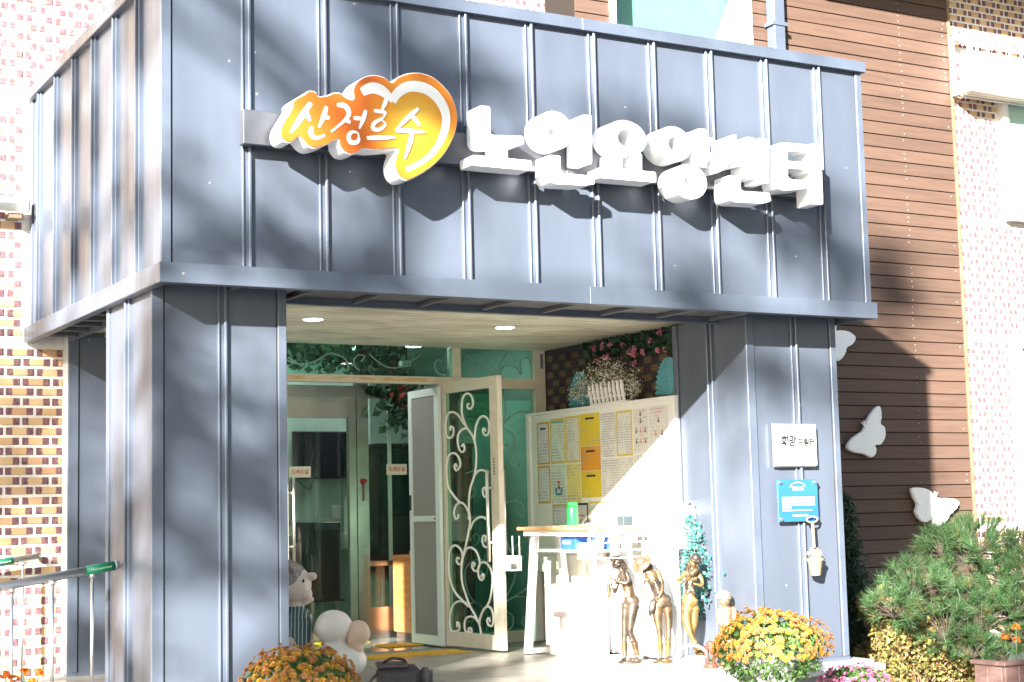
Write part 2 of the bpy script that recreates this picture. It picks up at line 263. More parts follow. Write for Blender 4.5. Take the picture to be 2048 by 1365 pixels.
def speckle(m):
    """sparse pale bird and dust marks on the sheet metal"""
    N = m.node_tree.nodes; L = m.node_tree.links; b = N['Principled BSDF']; src = b.inputs['Base Color'].links[0].from_socket
    ge = N.new('ShaderNodeNewGeometry'); vo = N.new('ShaderNodeTexVoronoi'); vo.inputs['Scale'].default_value = 7; L.new(ge.outputs['Position'], vo.inputs['Vector'])
    lt_ = N.new('ShaderNodeMath'); lt_.operation = 'LESS_THAN'; lt_.inputs[1].default_value = .05; L.new(vo.outputs['Distance'], lt_.inputs[0])
    sp = N.new('ShaderNodeSeparateColor'); L.new(vo.outputs['Color'], sp.inputs[0]); g2 = N.new('ShaderNodeMath'); g2.operation = 'GREATER_THAN'; g2.inputs[1].default_value = .55; L.new(sp.outputs[0], g2.inputs[0])
    mu = N.new('ShaderNodeMath'); mu.operation = 'MULTIPLY'; L.new(lt_.outputs[0], mu.inputs[0]); L.new(g2.outputs[0], mu.inputs[1]); m2 = N.new('ShaderNodeMath'); m2.operation = 'MULTIPLY'; m2.inputs[1].default_value = .55; L.new(mu.outputs[0], m2.inputs[0])
    nz = N.new('ShaderNodeTexNoise'); nz.inputs['Scale'].default_value = 1.3; mp = N.new('ShaderNodeMapping'); mp.inputs['Scale'].default_value = (9, 9, .35); L.new(ge.outputs['Position'], mp.inputs[0]); L.new(mp.outputs[0], nz.inputs['Vector'])
    mr = N.new('ShaderNodeMapRange'); mr.inputs[1].default_value = .35; mr.inputs[2].default_value = .75; mr.inputs[3].default_value = .30; mr.inputs[4].default_value = .46; L.new(nz.outputs['Fac'], mr.inputs[0]); L.new(mr.outputs[0], b.inputs['Roughness'])
    mx = N.new('ShaderNodeMix'); mx.data_type = 'RGBA'; L.new(m2.outputs[0], mx.inputs[0]); L.new(src, mx.inputs[6]); mx.inputs[7].default_value = (.45, .43, .38, 1); L.new(mx.outputs[2], b.inputs['Base Color'])
speckle(METAL); speckle(METAL_TRIM)
GLASS = glassmat('green_glass', (.62, .84, .77), .9)
CLEAR = glassmat('clear_glass', (.86, .94, .91), 1.0)

def brick_material(name='flashed_brick', val=1.0):
    m = bpy.data.materials.new(name); m.use_nodes = True; MATS['brick'] = m
    N = m.node_tree.nodes; L = m.node_tree.links; b = N['Principled BSDF']
    uv = N.new('ShaderNodeUVMap'); uv.uv_map = 'along'; sp = N.new('ShaderNodeSeparateXYZ'); L.new(uv.outputs[0], sp.inputs[0])
    g = N.new('ShaderNodeNewGeometry'); oi = N.new('ShaderNodeObjectInfo')
    rnd = N.new('ShaderNodeMath'); rnd.operation = 'ADD'; L.new(oi.outputs['Random'], rnd.inputs[0]); L.new(g.outputs['Random Per Island'], rnd.inputs[1])
    fr = N.new('ShaderNodeMath'); fr.operation = 'FRACT'; L.new(rnd.outputs[0], fr.inputs[0])
    nz = N.new('ShaderNodeTexNoise'); nz.inputs['Scale'].default_value = 42; nz.inputs['Detail'].default_value = 5
    tc = N.new('ShaderNodeNewGeometry'); L.new(tc.outputs['Position'], nz.inputs['Vector'])
    # distance from the ends, made ragged by the noise
    ad = N.new('ShaderNodeMath'); ad.operation = 'MULTIPLY_ADD'; ad.inputs[1].default_value = .10; L.new(nz.outputs['Fac'], ad.inputs[0]); L.new(sp.outputs[0], ad.inputs[2])
    cr = N.new('ShaderNodeValToRGB'); L.new(ad.outputs[0], cr.inputs[0]); e = cr.color_ramp.elements
    e[0].position = .0; e[0].color = (1, 1, 1, 1); e[1].position = 1; e[1].color = (1, 1, 1, 1)
    for p_, v in ((.255, 1), (.30, 0), (.775, 0), (.82, 1)):
        k = e.new(p_); k.color = (v, v, v, 1)
    tan = N.new('ShaderNodeValToRGB'); L.new(fr.outputs[0], tan.inputs[0]); t = tan.color_ramp.elements
    t[0].color = (.50, .34, .18, 1); t[1].color = (.45, .27, .15, 1); k = t.new(.5); k.color = (.56, .40, .22, 1)
    pur = N.new('ShaderNodeValToRGB'); L.new(nz.outputs['Fac'], pur.inputs[0]); q = pur.color_ramp.elements
    q[0].position = .3; q[0].color = (.075, .034, .048, 1); q[1].position = .75; q[1].color = (.25, .125, .13, 1)
    mx = N.new('ShaderNodeMix'); mx.data_type = 'RGBA'; L.new(cr.outputs[0], mx.inputs[0]); L.new(tan.outputs[0], mx.inputs[6]); L.new(pur.outputs[0], mx.inputs[7])
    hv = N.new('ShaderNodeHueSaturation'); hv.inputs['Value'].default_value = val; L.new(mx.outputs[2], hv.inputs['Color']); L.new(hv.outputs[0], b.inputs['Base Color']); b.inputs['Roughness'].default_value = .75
    bp = N.new('ShaderNodeBump'); bp.inputs['Strength'].default_value = .35; bp.inputs['Distance'].default_value = .004
    L.new(nz.outputs['Fac'], bp.inputs['Height']); L.new(bp.outputs[0], b.inputs['Normal'])
    return m
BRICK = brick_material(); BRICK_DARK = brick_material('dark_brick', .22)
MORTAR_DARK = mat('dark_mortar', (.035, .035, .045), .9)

# ------------------------------------------------------------------ ground
g = MB(); g.box(-400, 400, -400, 400, -.95, -.45); struct(g.build('ground', CONCRETE))
g = MB(); g.box(-.25, 4.93, -.95, .20, -.45, -.17); struct(g.build('step', GRANITE_CAP))
g = MB(); g.box(-.02, 4.9, .215, 4.6, -.45, -.004); struct(g.build('porch_floor_base', GRANITE))
# porch floor: stone tiles with open joints
pf = struct(MB().box(-.02, 4.90, .30, 3.13, -.012, -.0035).build('porch_floor', mat('tile_grout', (.25, .24, .22), .8)))
tile = MB(); tile.box(-.297, .297, -.297, .297, 0, .0045, bev=.002); tile_me = None
TILE_M = mat('porch_tile', (.27, .25, .215), .35, var=.16, vscale=3.5, bump=.03, bscale=80)
for i in range(8):
    for j in range(5):
        x = .30+i*.6; y = .605+j*.6
        if y > 3.0 or x+.3 > 4.92: continue
        if tile_me is None:
            t = tile.build('floor_tile', TILE_M); tile_me = t.data
        else:
            t = bpy.data.objects.new('floor_tile', tile_me); COL.objects.link(t)
        t.parent = pf; t.location = (x, y, -.0035)
cp = MB()
struct(MB().box(-.2, 4.95, .16, .30, -.075, -.03, bev=.006).build('coping', GRANITE_CAP))
struct(MB().box(4.80, 4.95, .301, 3.07, -.075, -.03, bev=.006).build('coping_side', GRANITE_CAP))
struct(MB().box(4.902, 4.93, .201, 3.07, -.45, -.0755).build('plinth_side', GRANITE))
# planting bed on the right of the porch and ramp on the left
BED = mat('soil', (.12, .085, .055), .95, var=.3, vscale=6, bump=.5, bscale=18)
struct(MB().box(4.96, 14, -.35, 3.05, -.6, -.40).build('garden_bed', BED))
rp = MB(); rp.add([(-4, .95, -.60), (.27, .95, -.02), (.27, 3.04, -.02), (-4, 3.04, -.60), (-4, .95, -.8), (.27, .95, -.44), (.27, 3.04, -.44), (-4, 3.04, -.8)],
  [(0, 1, 2, 3), (7, 6, 5, 4), (0, 4, 5, 1), (3, 2, 6, 7), (1, 5, 6, 2), (0, 3, 7, 4)])
struct(rp.build('ramp', CONCRETE))

# ------------------------------------------------------------------ brick walls
BP, RP_ = .2, .067
def brick_mesh(w, flip=0):
    """a brick whose face looks to -Y, origin in the middle of its face; the flashed ends stay at full length"""
    h, d, c = .0245, .03, .004; x = w/2
    v = [(-x, d, -h), (x, d, -h), (x, d, h), (-x, d, h), (-x, c, -h), (x, c, -h), (x, c, h), (-x, c, h), (-x+c, 0, -h+c), (x-c, 0, -h+c), (x-c, 0, h-c), (-x+c, 0, h-c)]
    f = [(8, 9, 10, 11), (4, 5, 9, 8), (5, 6, 10, 9), (6, 7, 11, 10), (7, 4, 8, 11), (0, 1, 5, 4), (1, 2, 6, 5), (2, 3, 7, 6), (3, 0, 4, 7)]
    me = bpy.data.meshes.new('brick'); me.from_pydata(v, [], f); me.materials.append(BRICK)
    uv = me.uv_layers.new(name='along')
    for l in me.loops:
        px = v[l.vertex_index][0]
        uv.data[l.index].uv = ((px+x)/.181*1.0 if flip == 0 else 1-(x-px)/.181, 0)
    return me
BRICK_FULL = brick_mesh(.181); BRICK_CUT = {}
def lay(parent, spans, keep, limit, rot=0, to_world=None, bm=None):
    """running bond; spans: list of (u0,u1,z0,z1) faces to cover; keep(u,z) says which are single bricks"""
    n = 0; rest = MB(); ruv = []; rng = random.Random(3)
    for (u0, u1, z0, z1) in spans:
        for row in range(int(math.floor(z0/RP_)), int(math.ceil(z1/RP_))):
            zc = row*RP_+.033
            if zc-.03 < z0 or zc+.03 > z1: continue
            off = (.0 if row % 2 else .092)
            k0 = int(math.floor((u0-off)/BP))-1
            for k in range(k0, int((u1-u0)/BP)+k0+4):
                a = k*BP+off; b = a+.181
                fl = 0
                if b <= u0+.03 or a >= u1-.03: continue
                if a < u0+.008: a = u0+.008; fl = 1
                if b > u1-.008: b = u1-.008; fl = 0
                w = round(b-a, 3); uc = (a+b)/2
                if w > .178: me = BRICK_FULL
                else:
                    me = BRICK_CUT.get((w, fl)) or BRICK_CUT.setdefault((w, fl), brick_mesh(w, fl))
                jx = rng.uniform(-.0025, .0025); jy = rng.uniform(-.0025, .002); jz = rng.uniform(-.0015, .0015)
                P = to_world(uc+jx, jy, zc+jz)
                if keep(uc, zc) and n < limit:
                    o = bpy.data.objects.new('brick', me); COL.objects.link(o); o.parent = parent; o.location = P
                    if bm: o.material_slots[0].link = 'OBJECT'; o.material_slots[0].material = bm
                    o.rotation_euler = (0, 0, rot); n += 1
                else:
                    c_, s_ = math.cos(rot), math.sin(rot)
                    rest.add([(P[0]+c_*v.co.x-s_*v.co.y, P[1]+s_*v.co.x+c_*v.co.y, P[2]+v.co.z) for v in me.vertices], [tuple(p_.vertices) for p_ in me.polygons])
                    for p_ in me.polygons:
                        for li in p_.loop_indices: ruv.append(me.uv_layers[0].data[li].uv[0])
    if rest.v:
        m2 = bpy.data.meshes.new('brickwork'); m2.from_pydata(rest.v, [], rest.f); m2.materials.append(bm or BRICK)
        uv = m2.uv_layers.new(name='along'); uv.data.foreach_set('uv', np.stack([np.array(ruv), np.zeros(len(ruv))], 1).ravel())
        o = bpy.data.objects.new('brickwork', m2); COL.objects.link(o); o.parent = parent; stuff(o)
    return n
YW = 3.082
# wall to the left of and above the porch
wA = thing('brick_wall', 'tan and purple flashed brick wall beside the ramp, carrying the porch', 'wall', (0, 0, 0))
MB().box(-5, .56, YW, YW+.18, -.6, 2.33).box(-5, 4.50, YW, YW+.18, 2.33, 5.95).build('mortar', MORTAR, wA)
def keepA(u, z):
    return (-.26 < u < .36 and z < 2.3) or (-.26 < u < .06 and z < 4.0) or (-.26 < u < 1.05 and 3.9 < z < 5.35)
# the doorway side of this wall is cut away: cover it as separate fields
lay(wA, [(-4.9, .275, -.55, 2.22), (-4.9, .0, 2.22, 3.93), (-4.9, 4.5, 3.99, 5.9)], keepA, 300, 0, lambda u, n, z: (u, YW-.006+n, z))
# wall to the right of the timber cladding
wB = thing('brick_wall', 'tan and purple flashed brick wall right of the timber cladding, with white windows', 'wall', (8.79, YW, -.6))
MB().box(8.792, 14, YW, YW+.18, -.6, 6.6).build('mortar', MORTAR, wB)
def offs(L_): return lambda u, n, z: (u-L_[0], YW-.006+n-L_[1], z-L_[2])
lay(wB, [(8.795, 13.9, -.55, .76), (8.795, 9.42, .76, 2.60), (8.795, 13.9, 2.60, 3.72), (8.795, 9.42, 3.72, 5.4), (8.795, 13.9, 5.4, 6.5)],
    lambda u, z: u < 9.95 and .55 < z < 4.3, 300, 0, offs((8.79, YW, -.6)))
# side wall of the porch, behind the notice board
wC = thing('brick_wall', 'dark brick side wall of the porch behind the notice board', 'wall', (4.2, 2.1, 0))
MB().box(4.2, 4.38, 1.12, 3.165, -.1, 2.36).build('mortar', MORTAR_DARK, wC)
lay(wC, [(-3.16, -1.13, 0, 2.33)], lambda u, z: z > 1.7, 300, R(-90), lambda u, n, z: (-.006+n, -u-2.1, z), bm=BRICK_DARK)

# ------------------------------------------------------------------ timber cladding
def wood_material(name, c1, c2, c3):
    m = bpy.data.materials.new(name); m.use_nodes = True; MATS[name] = m
    N = m.node_tree.nodes; L = m.node_tree.links; b = N['Principled BSDF']
    ge = N.new('ShaderNodeNewGeometry'); oi = N.new('ShaderNodeObjectInfo')
    mp = N.new('ShaderNodeMapping'); mp.inputs['Scale'].default_value = (1.2, 6, 22); L.new(ge.outputs['Position'], mp.inputs[0])
    ad = N.new('ShaderNodeVectorMath'); ad.operation = 'ADD'; sc = N.new('ShaderNodeVectorMath'); sc.operation = 'SCALE'
    cb = N.new('ShaderNodeCombineXYZ'); L.new(oi.outputs['Random'], cb.inputs[0]); L.new(cb.outputs[0], sc.inputs[0]); sc.inputs['Scale'].default_value = 40
    L.new(mp.outputs[0], ad.inputs[0]); L.new(sc.outputs[0], ad.inputs[1])
    nz = N.new('ShaderNodeTexNoise'); nz.inputs['Scale'].default_value = 1.6; nz.inputs['Detail'].default_value = 8; nz.inputs['Distortion'].default_value = .8; L.new(ad.outputs[0], nz.inputs['Vector'])
    cr = N.new('ShaderNodeValToRGB'); L.new(nz.outputs['Fac'], cr.inputs[0]); e = cr.color_ramp.elements
    e[0].position = .3; e[0].color = (*c1, 1); e[1].position = .75; e[1].color = (*c3, 1); k = e.new(.5); k.color = (*c2, 1)
    hs = N.new('ShaderNodeHueSaturation'); mr = N.new('ShaderNodeMapRange'); mr.inputs[3].default_value = .88; mr.inputs[4].default_value = 1.1
    L.new(oi.outputs['Random'], mr.inputs[0]); L.new(mr.outputs[0], hs.inputs['Value']); L.new(cr.outputs[0], hs.inputs['Color'])
    L.new(hs.outputs[0], b.inputs['Base Color']); b.inputs['Roughness'].default_value = .6
    bp = N.new('ShaderNodeBump'); bp.inputs['Strength'].default_value = .25; bp.inputs['Distance'].default_value = .004
    L.new(nz.outputs['Fac'], bp.inputs['Height']); L.new(bp.outputs[0], b.inputs['Normal']); return m
PLANK = wood_material('stained_plank', (.078, .047, .034), (.093, .056, .040), (.108, .066, .048))
tw = thing('timber_wall', 'dark brown horizontal timber cladding between the porch and the brick wall', 'wall', (4.22, 3.07, -.4))
MB().box(4.22, 8.79, 3.068, 3.26, -.45, 4.93).box(4.22, 4.84, 3.068, 3.26, 4.93, 6.6).box(6.36, 8.79, 3.068, 3.26, 4.93, 6.6).box(4.84, 6.36, 3.068, 3.26, 5.95, 6.6).build('backing', mat('cladding_gap', (.02, .014, .01), .9), tw)
PITCH_P = .1213
def plank(x0, x1, z):
    m = MB(); d = random.uniform(-.002, .002)
    y = 3.046+d; h = .1145
    m.add([(x, yy, zz) for x in (x0, x1) for (yy, zz) in ((3.069, z), (y, z+.003), (y+.004, z+h), (3.069, z+h))],
          [(0, 1, 2, 3), (7, 6, 5, 4), (0, 4, 5, 1), (1, 5, 6, 2), (2, 6, 7, 3)])
    return m.build('plank', PLANK, tw)
z = -.40
while z < 6.5:
    if z > 4.86:
        if z < 5.9: plank(4.505, 4.84, z); plank(6.36, 8.765, z)
        else: plank(4.505, 8.765, z)
    else: plank(4.9, 8.765, z)
    z += PITCH_P
NAIL = mat('pale_nail', (.6, .58, .55), .5)
nl = MB(); z = -.40; rng = random.Random(5)
while z < 5.9:
    for xs in (8.13, 8.70):
        for dz in (.03, .085):
            if rng.random() < (.75 if xs < 8.5 else .25): nl.ball((xs+rng.uniform(-.012, .012), 3.044, z+dz+rng.uniform(-.006, .006)), (.0042, .003, .0042), 6)
    z += PITCH_P
stuff(nl.build('nail', NAIL, tw))
MB().box(8.766, 8.793, 3.035, 3.078, -.4, 6.4).build('edge_strip', mat('edge_wood', (.22, .13, .08), .6, var=.2), tw)
# grey downpipe on the timber wall above the porch
dp = thing('downpipe', 'square grey downpipe on the timber wall above the canopy', 'pipe', (6.585, 3.0, 3.9))
MB().box(6.525, 6.65, 2.93, 3.04, 3.4, 6.25, bev=.006).build('pipe', METAL_TRIM, dp)
MB().box(6.505, 6.67, 2.92, 3.045, 5.30, 5.335).build('clip', METAL_TRIM, dp)
# eave over the upper floor
ev = thing('eave', 'dark grey roof eave over the timber and brick walls', 'roof', (7, 3, 6.3))
MB().box(6.2, 14.2, 2.18, 3.30, 6.23, 6.42).build('soffit_board', SOFFIT, ev)
MB().box(6.19, 14.2, 2.10, 2.178, 6.19, 6.50).build('gutter', METAL_TRIM, ev)

# upper window behind the canopy
uw = thing('window', 'wide green tinted upper window in the timber wall above the canopy', 'window', (5.6, 3.07, 4.93))
WF = mat('window_frame', (.70, .66, .60), .4)
fr = MB(); fr.box(4.842, 4.90, 3.03, 3.12, 4.93, 5.95).box(6.30, 6.358, 3.03, 3.12, 4.93, 5.95).box(4.902, 6.298, 3.03, 3.12, 4.93, 4.985).box(4.902, 6.298, 3.03, 3.12, 5.89, 5.95); fr.build('frame', WF, uw)
MB().box(4.903, 6.297, 3.07, 3.078, 4.987, 5.888).build('pane', glassmat('teal_glass', (.74, .89, .84), 1.3), uw)
cu = MB(); cu.add([(5.92, 3.10, 4.99), (6.29, 3.10, 4.99), (6.29, 3.10, 5.88), (6.12, 3.10, 5.45)], [(0, 1, 2, 3)]); cu.build('curtain', mat('white_cloth', (.8, .8, .78), .8), uw)
MB().box(4.85, 6.35, 3.40, 3.42, 4.9, 5.95).build('room_wall', mat('teal_room', (.33, .42, .39), .7), uw)

# white windows in the right brick wall
def white_window(x0, x1, z0, z1, label):
    w = thing('window', label, 'window', (x0, YW, z0))
    f = MB(); f.box(x0, x0+.07, 3.02, 3.12, z0, z1).box(x1-.07, x1, 3.02, 3.12, z0, z1).box(x0+.072, x1-.072, 3.02, 3.12, z0, z0+.07).box(x0+.072, x1-.072, 3.02, 3.12, z1-.07, z1)
    xm = (x0+x1)/2; f.box(xm-.035, xm+.035, 3.03, 3.11, z0+.072, z1-.072); f.build('frame', WHITE, w)
    for a, b in ((x0+.072, xm-.037), (xm+.037, x1-.072)):
        MB().box(a, b, 3.060, 3.066, z0+.072, z1-.072).build('pane', CLEAR, w)
        MB().box(a+.01, b-.01, 3.075, 3.08, z0+.08, z1-.08).build('blind', WHITE, w)
    MB().box(x0-.02, x1+.02, 2.99, 3.06, z0-.032, z0-.002).build('sill', mat('sill_grey', (.3, .3, .3), .5), w)
white_window(9.44, 10.9, 3.77, 5.37, 'white framed window with white blind above, beside the metal rack')
white_window(9.44, 10.9, .80, 2.56, 'white framed ground floor window in the right brick wall')
# white metal rack on the wall beside the upper window
rk = thing('wall_rack', 'white metal rack on brackets below the upper right window', 'rack', (8.75, 3.0, 4.92))
X0, X1, Y0, Y1, Z0, Z1 = 8.76, 10.2, 2.77, 3.03, 4.93, 5.47
m = MB(); q = .018
for zz in (Z0, Z1): m.box(X0, X1, Y0, Y0+2*q, zz-q, zz+q).box(X0, X0+2*q, Y0+2*q, Y1, zz-q, zz+q).box(X1-2*q, X1, Y0+2*q, Y1, zz-q, zz+q).box(X0+2*q, X1-2*q, Y1-2*q, Y1, zz-q, zz+q)
m.box(X0, X0+2*q, Y0, Y0+2*q, Z0+q, Z1-q).box(X1-2*q, X1, Y0, Y0+2*q, Z0+q, Z1-q).box(X0, X0+2*q, Y1-2*q, Y1, Z0+q, Z1-q); m.build('frame', WHITE, rk)
for k in range(9):
    x = X0+.10+k*.15; MB().box(x, x+.022, Y0+.006, Y0+.02, Z0+q, Z1-q).build('bar', WHITE, rk)
for k in range(4):
    y = Y0+.055+k*.055; MB().box(X0+.036, X1-.04, y, y+.03, Z0-.008, Z0+.004).build('slat', WHITE_WARM, rk)
MB().box(X0+.05, X0+1.2, Y0+.04, Y0+.2, Z0+.012, Z0+.40, bev=.02).build('storage_box', WHITE, rk)

# white drain pipe on the left wall
pp = MB(); pp.tube([(-3, 2.92, 3.165), (-.005, 2.92, 3.165)], .052, 16); pipe = thing('drain_pipe', 'white horizontal drain pipe running into the side of the canopy', 'pipe', (-.5, 2.92, 3.1))
pp.build('pipe', WHITE_WARM, pipe, smooth=True); MB().tube([(-.06, 2.92, 3.165), (-.02, 2.92, 3.165)], .062, 16).build('collar', WHITE_WARM, pipe)
MB().box(-.13, -.05, 2.93, 3.06, 3.075, 3.11).build('bracket', mat('rust_bracket', (.12, .08, .05), .7), pipe)

# ------------------------------------------------------------------ metal porch
W, D = 4.88, 3.06
ZB0, ZB1, ZT0, ZT1 = 2.241, 2.347, 3.917, 3.99
class Face:
    """maps (u, n, z) on a wall face to world boxes; n > 0 is outwards"""
    def __init__(s, kind, base): s.kind = kind; s.b = base
    def box(s, m, u0, u1, n0, n1, z0, z1, bev=0):
        if s.kind == 'front': m.box(u0, u1, s.b-n1, s.b-n0, z0, z1, bev)       # faces -Y
        elif s.kind == 'left': m.box(s.b-n1, s.b-n0, u0, u1, z0, z1, bev)      # faces -X
        elif s.kind == 'right': m.box(s.b+n0, s.b+n1, u0, u1, z0, z1, bev)     # faces +X
        elif s.kind == 'back': m.box(u0, u1, s.b+n0, s.b+n1, z0, z1, bev)      # faces +Y
        return m
def clad(parent, face, u0, u1, z0, z1, seams, pname='panel', c0=.06, c1=.06, seam_w=.05):
    """sheet-metal cladding: flat trays, raised double-ridged seams and folded corner strips"""
    edges = [u0+c0] + list(seams) + [u1-c1]
    for i in range(len(edges)-1):
        a = edges[i]+(.008 if i == 0 else seam_w/2-.004); b = edges[i+1]-(.008 if i == len(edges)-2 else seam_w/2-.004)
        m = MB(); face.box(m, a, b, -.012, random.uniform(-.0008, .0008), z0, z1); m.build(pname, METAL, parent)
    for s in seams:
        m = MB(); face.box(m, s-.025, s-.013, -.01, .018, z0, z1, .003); face.box(m, s-.0128, s+.0078, -.01, .007, z0, z1)
        face.box(m, s+.008, s+.025, -.01, .030, z0, z1, .004); m.build('seam', METAL_TRIM, parent)
    for a, b in ((u0, u0+c0), (u1-c1, u1)):
        if b-a > .005:
            m = MB(); face.box(m, a, b, -.012, .012, z0, z1, .003); m.build('corner_strip', METAL_TRIM, parent)
porch = thing('entrance_canopy', 'boxy dark grey standing-seam metal canopy over the entrance', 'canopy', (W/2, 1.5, ZB0))
PI = .015          # panel planes sit this far behind the trim
# carcass behind the sheets
MB().box(.06, W-.06, .075, D, ZB0+.09, ZT1-.03).build('carcass', mat('dark_core', (.02, .02, .022), .8), porch)
seams_f = [.485+.4425*k for k in range(10)]
clad(porch, Face('front', .045), .018, W-.018, ZB1-.005, ZT0+.005, seams_f, 'front_panel', .055, .05)
seams_s = [.49+.4575*k for k in range(6)]
clad(porch, Face('left', .045), .060, D-.005, ZB1-.005, ZT0+.005, seams_s, 'side_panel', .03, .05)
clad(porch, Face('right', W-.045), .060, D-.005, ZB1-.005, ZT0+.005, seams_s, 'side_panel', .03, .05)
for nm, za, zb in (('lower_trim', ZB0, ZB1), ('upper_trim', ZT0, ZT1)):
    MB().box(0, 2.62, 0, .072, za, zb, .002).build(nm, METAL_TRIM, porch); MB().box(2.6205, W, 0.0008, .072, za, zb, .002).build(nm, METAL_TRIM, porch)
    MB().box(0, .06, .0735, D, za, zb, .004).build(nm, METAL_TRIM, porch); MB().box(W-.06, W, .0735, D, za, zb, .004).build(nm, METAL_TRIM, porch)
MB().box(.061, W-.061, .073, D, ZT1-.03, ZT1-.008).build('roof_sheet', METAL, porch)
# soffit: ribbed metal strips round the edge, pattern ceiling within
for i in range(11):
    a = .065+(W-.13)/11*i; b = a+(W-.13)/11-.002
    MB().box(a, b, .074, .60, ZB0+.045, ZB0+.058).build('soffit_panel', SOFFIT, porch)
    if i: MB().box(a-.02, a+.012, .074, .598, ZB0+.018, ZB0+.0445, .003).build('soffit_rib', SOFFIT, porch)
MB().box(.30, 4.25, .602, .66, ZB0+.005, ZB0+.12).build('soffit_edge', METAL_TRIM, porch)
for i in range(8):
    a = .665+(D-.68)/8*i; b = a+(D-.68)/8-.002
    for xa, xb in ((.065, .275), (W-.30, W-.065)):
        MB().box(xa, xb, a, b, ZB0+.045, ZB0+.058).build('soffit_panel', SOFFIT, porch)
        if i: MB().box(xa, xb, a-.02, a+.012, ZB0+.018, ZB0+.0445, .003).build('soffit_rib', SOFFIT, porch)
MB().box(.277, .299, .602, D-.02, ZB0+.005, ZB0+.12).build('soffit_edge', METAL_TRIM, porch)
def ceiling_material():
    m = bpy.data.materials.new('wave_ceiling'); m.use_nodes = True; N = m.node_tree.nodes; L = m.node_tree.links; b = N['Principled BSDF']
    tc = N.new('ShaderNodeTexCoord'); mp = N.new('ShaderNodeMapping'); mp.inputs['Scale'].default_value = (1.5, 2.9, 1); L.new(tc.outputs['Object'], mp.inputs[0])
    nz = N.new('ShaderNodeTexNoise'); nz.inputs['Scale'].default_value = 1.5; nz.inputs['Detail'].default_value = 1; nz.inputs['Distortion'].default_value = .5; L.new(mp.outputs[0], nz.inputs['Vector'])
    wv = N.new('ShaderNodeTexWave'); wv.bands_direction = 'Y'; wv.inputs['Scale'].default_value = 1.2; wv.inputs['Distortion'].default_value = 4; L.new(mp.outputs[0], wv.inputs['Vector'])
    mx = N.new('ShaderNodeMix'); mx.data_type = 'FLOAT'; mx.inputs[0].default_value = .22; L.new(nz.outputs['Fac'], mx.inputs[2]); L.new(wv.outputs['Fac'], mx.inputs[3])
    cr = N.new('ShaderNodeValToRGB'); L.new(mx.outputs[0], cr.inputs[0]); e = cr.color_ramp.elements
    e[0].position = .36; e[0].color = (.52, .50, .38, 1); e[1].position = .60; e[1].color = (.84, .81, .67, 1)
    L.new(cr.outputs[0], b.inputs['Base Color']); b.inputs['Roughness'].default_value = .35
    bp = N.new('ShaderNodeBump'); bp.inputs['Strength'].default_value = .6; bp.inputs['Distance'].default_value = .02; L.new(mx.outputs[0], bp.inputs['Height']); L.new(bp.outputs[0], b.inputs['Normal']); return m
CEIL = ceiling_material()
for i in range(7):
    a = .301+(4.245-.301)/7*i
    MB().box(a+.0015, a+(4.245-.301)/7-.0015, .662, 3.20, ZB0+.080, ZB0+.095).build('ceiling_panel', CEIL, porch)
LAMP = mat('lamp_white', (1, .97, .92), .5, emit=5)
for k, (x, y) in enumerate(((1.587, 1.79), (3.046, 1.80))):
    dl = thing('downlight', ['round lit downlight in the porch ceiling on the ramp pillar side', 'round lit downlight in the porch ceiling on the notice board side'][k], 'light', (x, y, ZB0+.08), 0, 'downlights in the porch ceiling')
    MB().lathe([(.062, 0), (.072, -.006), (.072, 0)], (x, y, ZB0+.0785), 24).build('rim', WHITE, dl); MB().lathe([(.058, -.0075), (.058, -.003)], (x, y, ZB0+.0785), 24).build('diffuser', LAMP, dl)

# pillars
def pillar(x0, x1, y0, y1, z0, label, fs, ss, rs):
    p_ = thing('metal_clad_pillar', label, 'pillar', ((x0+x1)/2, (y0+y1)/2, z0))
    zt = ZB0+.044
    MB().box(x0+.014, x1-.014, y0+.014, y1-.014, z0, zt).build('core', MATS['dark_core'], p_)
    clad(p_, Face('front', y0+.012), x0, x1, z0+.05, zt, fs, 'front_panel', .065, .05)
    clad(p_, Face('left', x0+.012), y0+.013, y1, z0+.05, zt, ss, 'side_panel', .0, .05)
    clad(p_, Face('right', x1-.012), y0+.013, y1, z0+.05, zt, rs, 'side_panel', .0, .05)
    clad(p_, Face('back', y1-.012), x0+.013, x1-.013, z0+.05, zt, [(x0+x1)/2], 'rear_panel', .05, .05)
    b = MB(); b.box(x0-.002, x1+.002, y0-.002, y1+.002, z0, z0+.049); b.build('base_rail', METAL_TRIM, p_)
    return p_
pillar(.05, .812, .30, 1.187, -.03, 'dark grey metal pillar by the ramp rail, left of the doors', [.44], [.74], [.74])
pillar(4.006, 4.768, .30, 1.13, -.03, 'dark grey metal pillar carrying the white and blue plaques', [4.40], [.70], [.70])
rpl = thing('metal_clad_pilaster', 'dark metal pilaster against the brick wall behind the ramp pillar', 'pillar', (.5, 3.0, -.03))
MB().box(.29, .95, 2.96, 3.079, -.03, ZB0+.044).build('core', MATS['dark_core'], rpl)
clad(rpl, Face('front', 2.955), .275, .95, .02, ZB0+.044, [], 'front_panel', .07, .05); MB().box(.274, .951, 2.945, 2.999, -.03, .0195).build('base_rail', METAL_TRIM, rpl)
MB().box(.276, .2895, 2.957, 3.078, .02, ZB0+.044).build('side_panel', mat('pale_edge', (.55, .56, .54), .4), rpl)

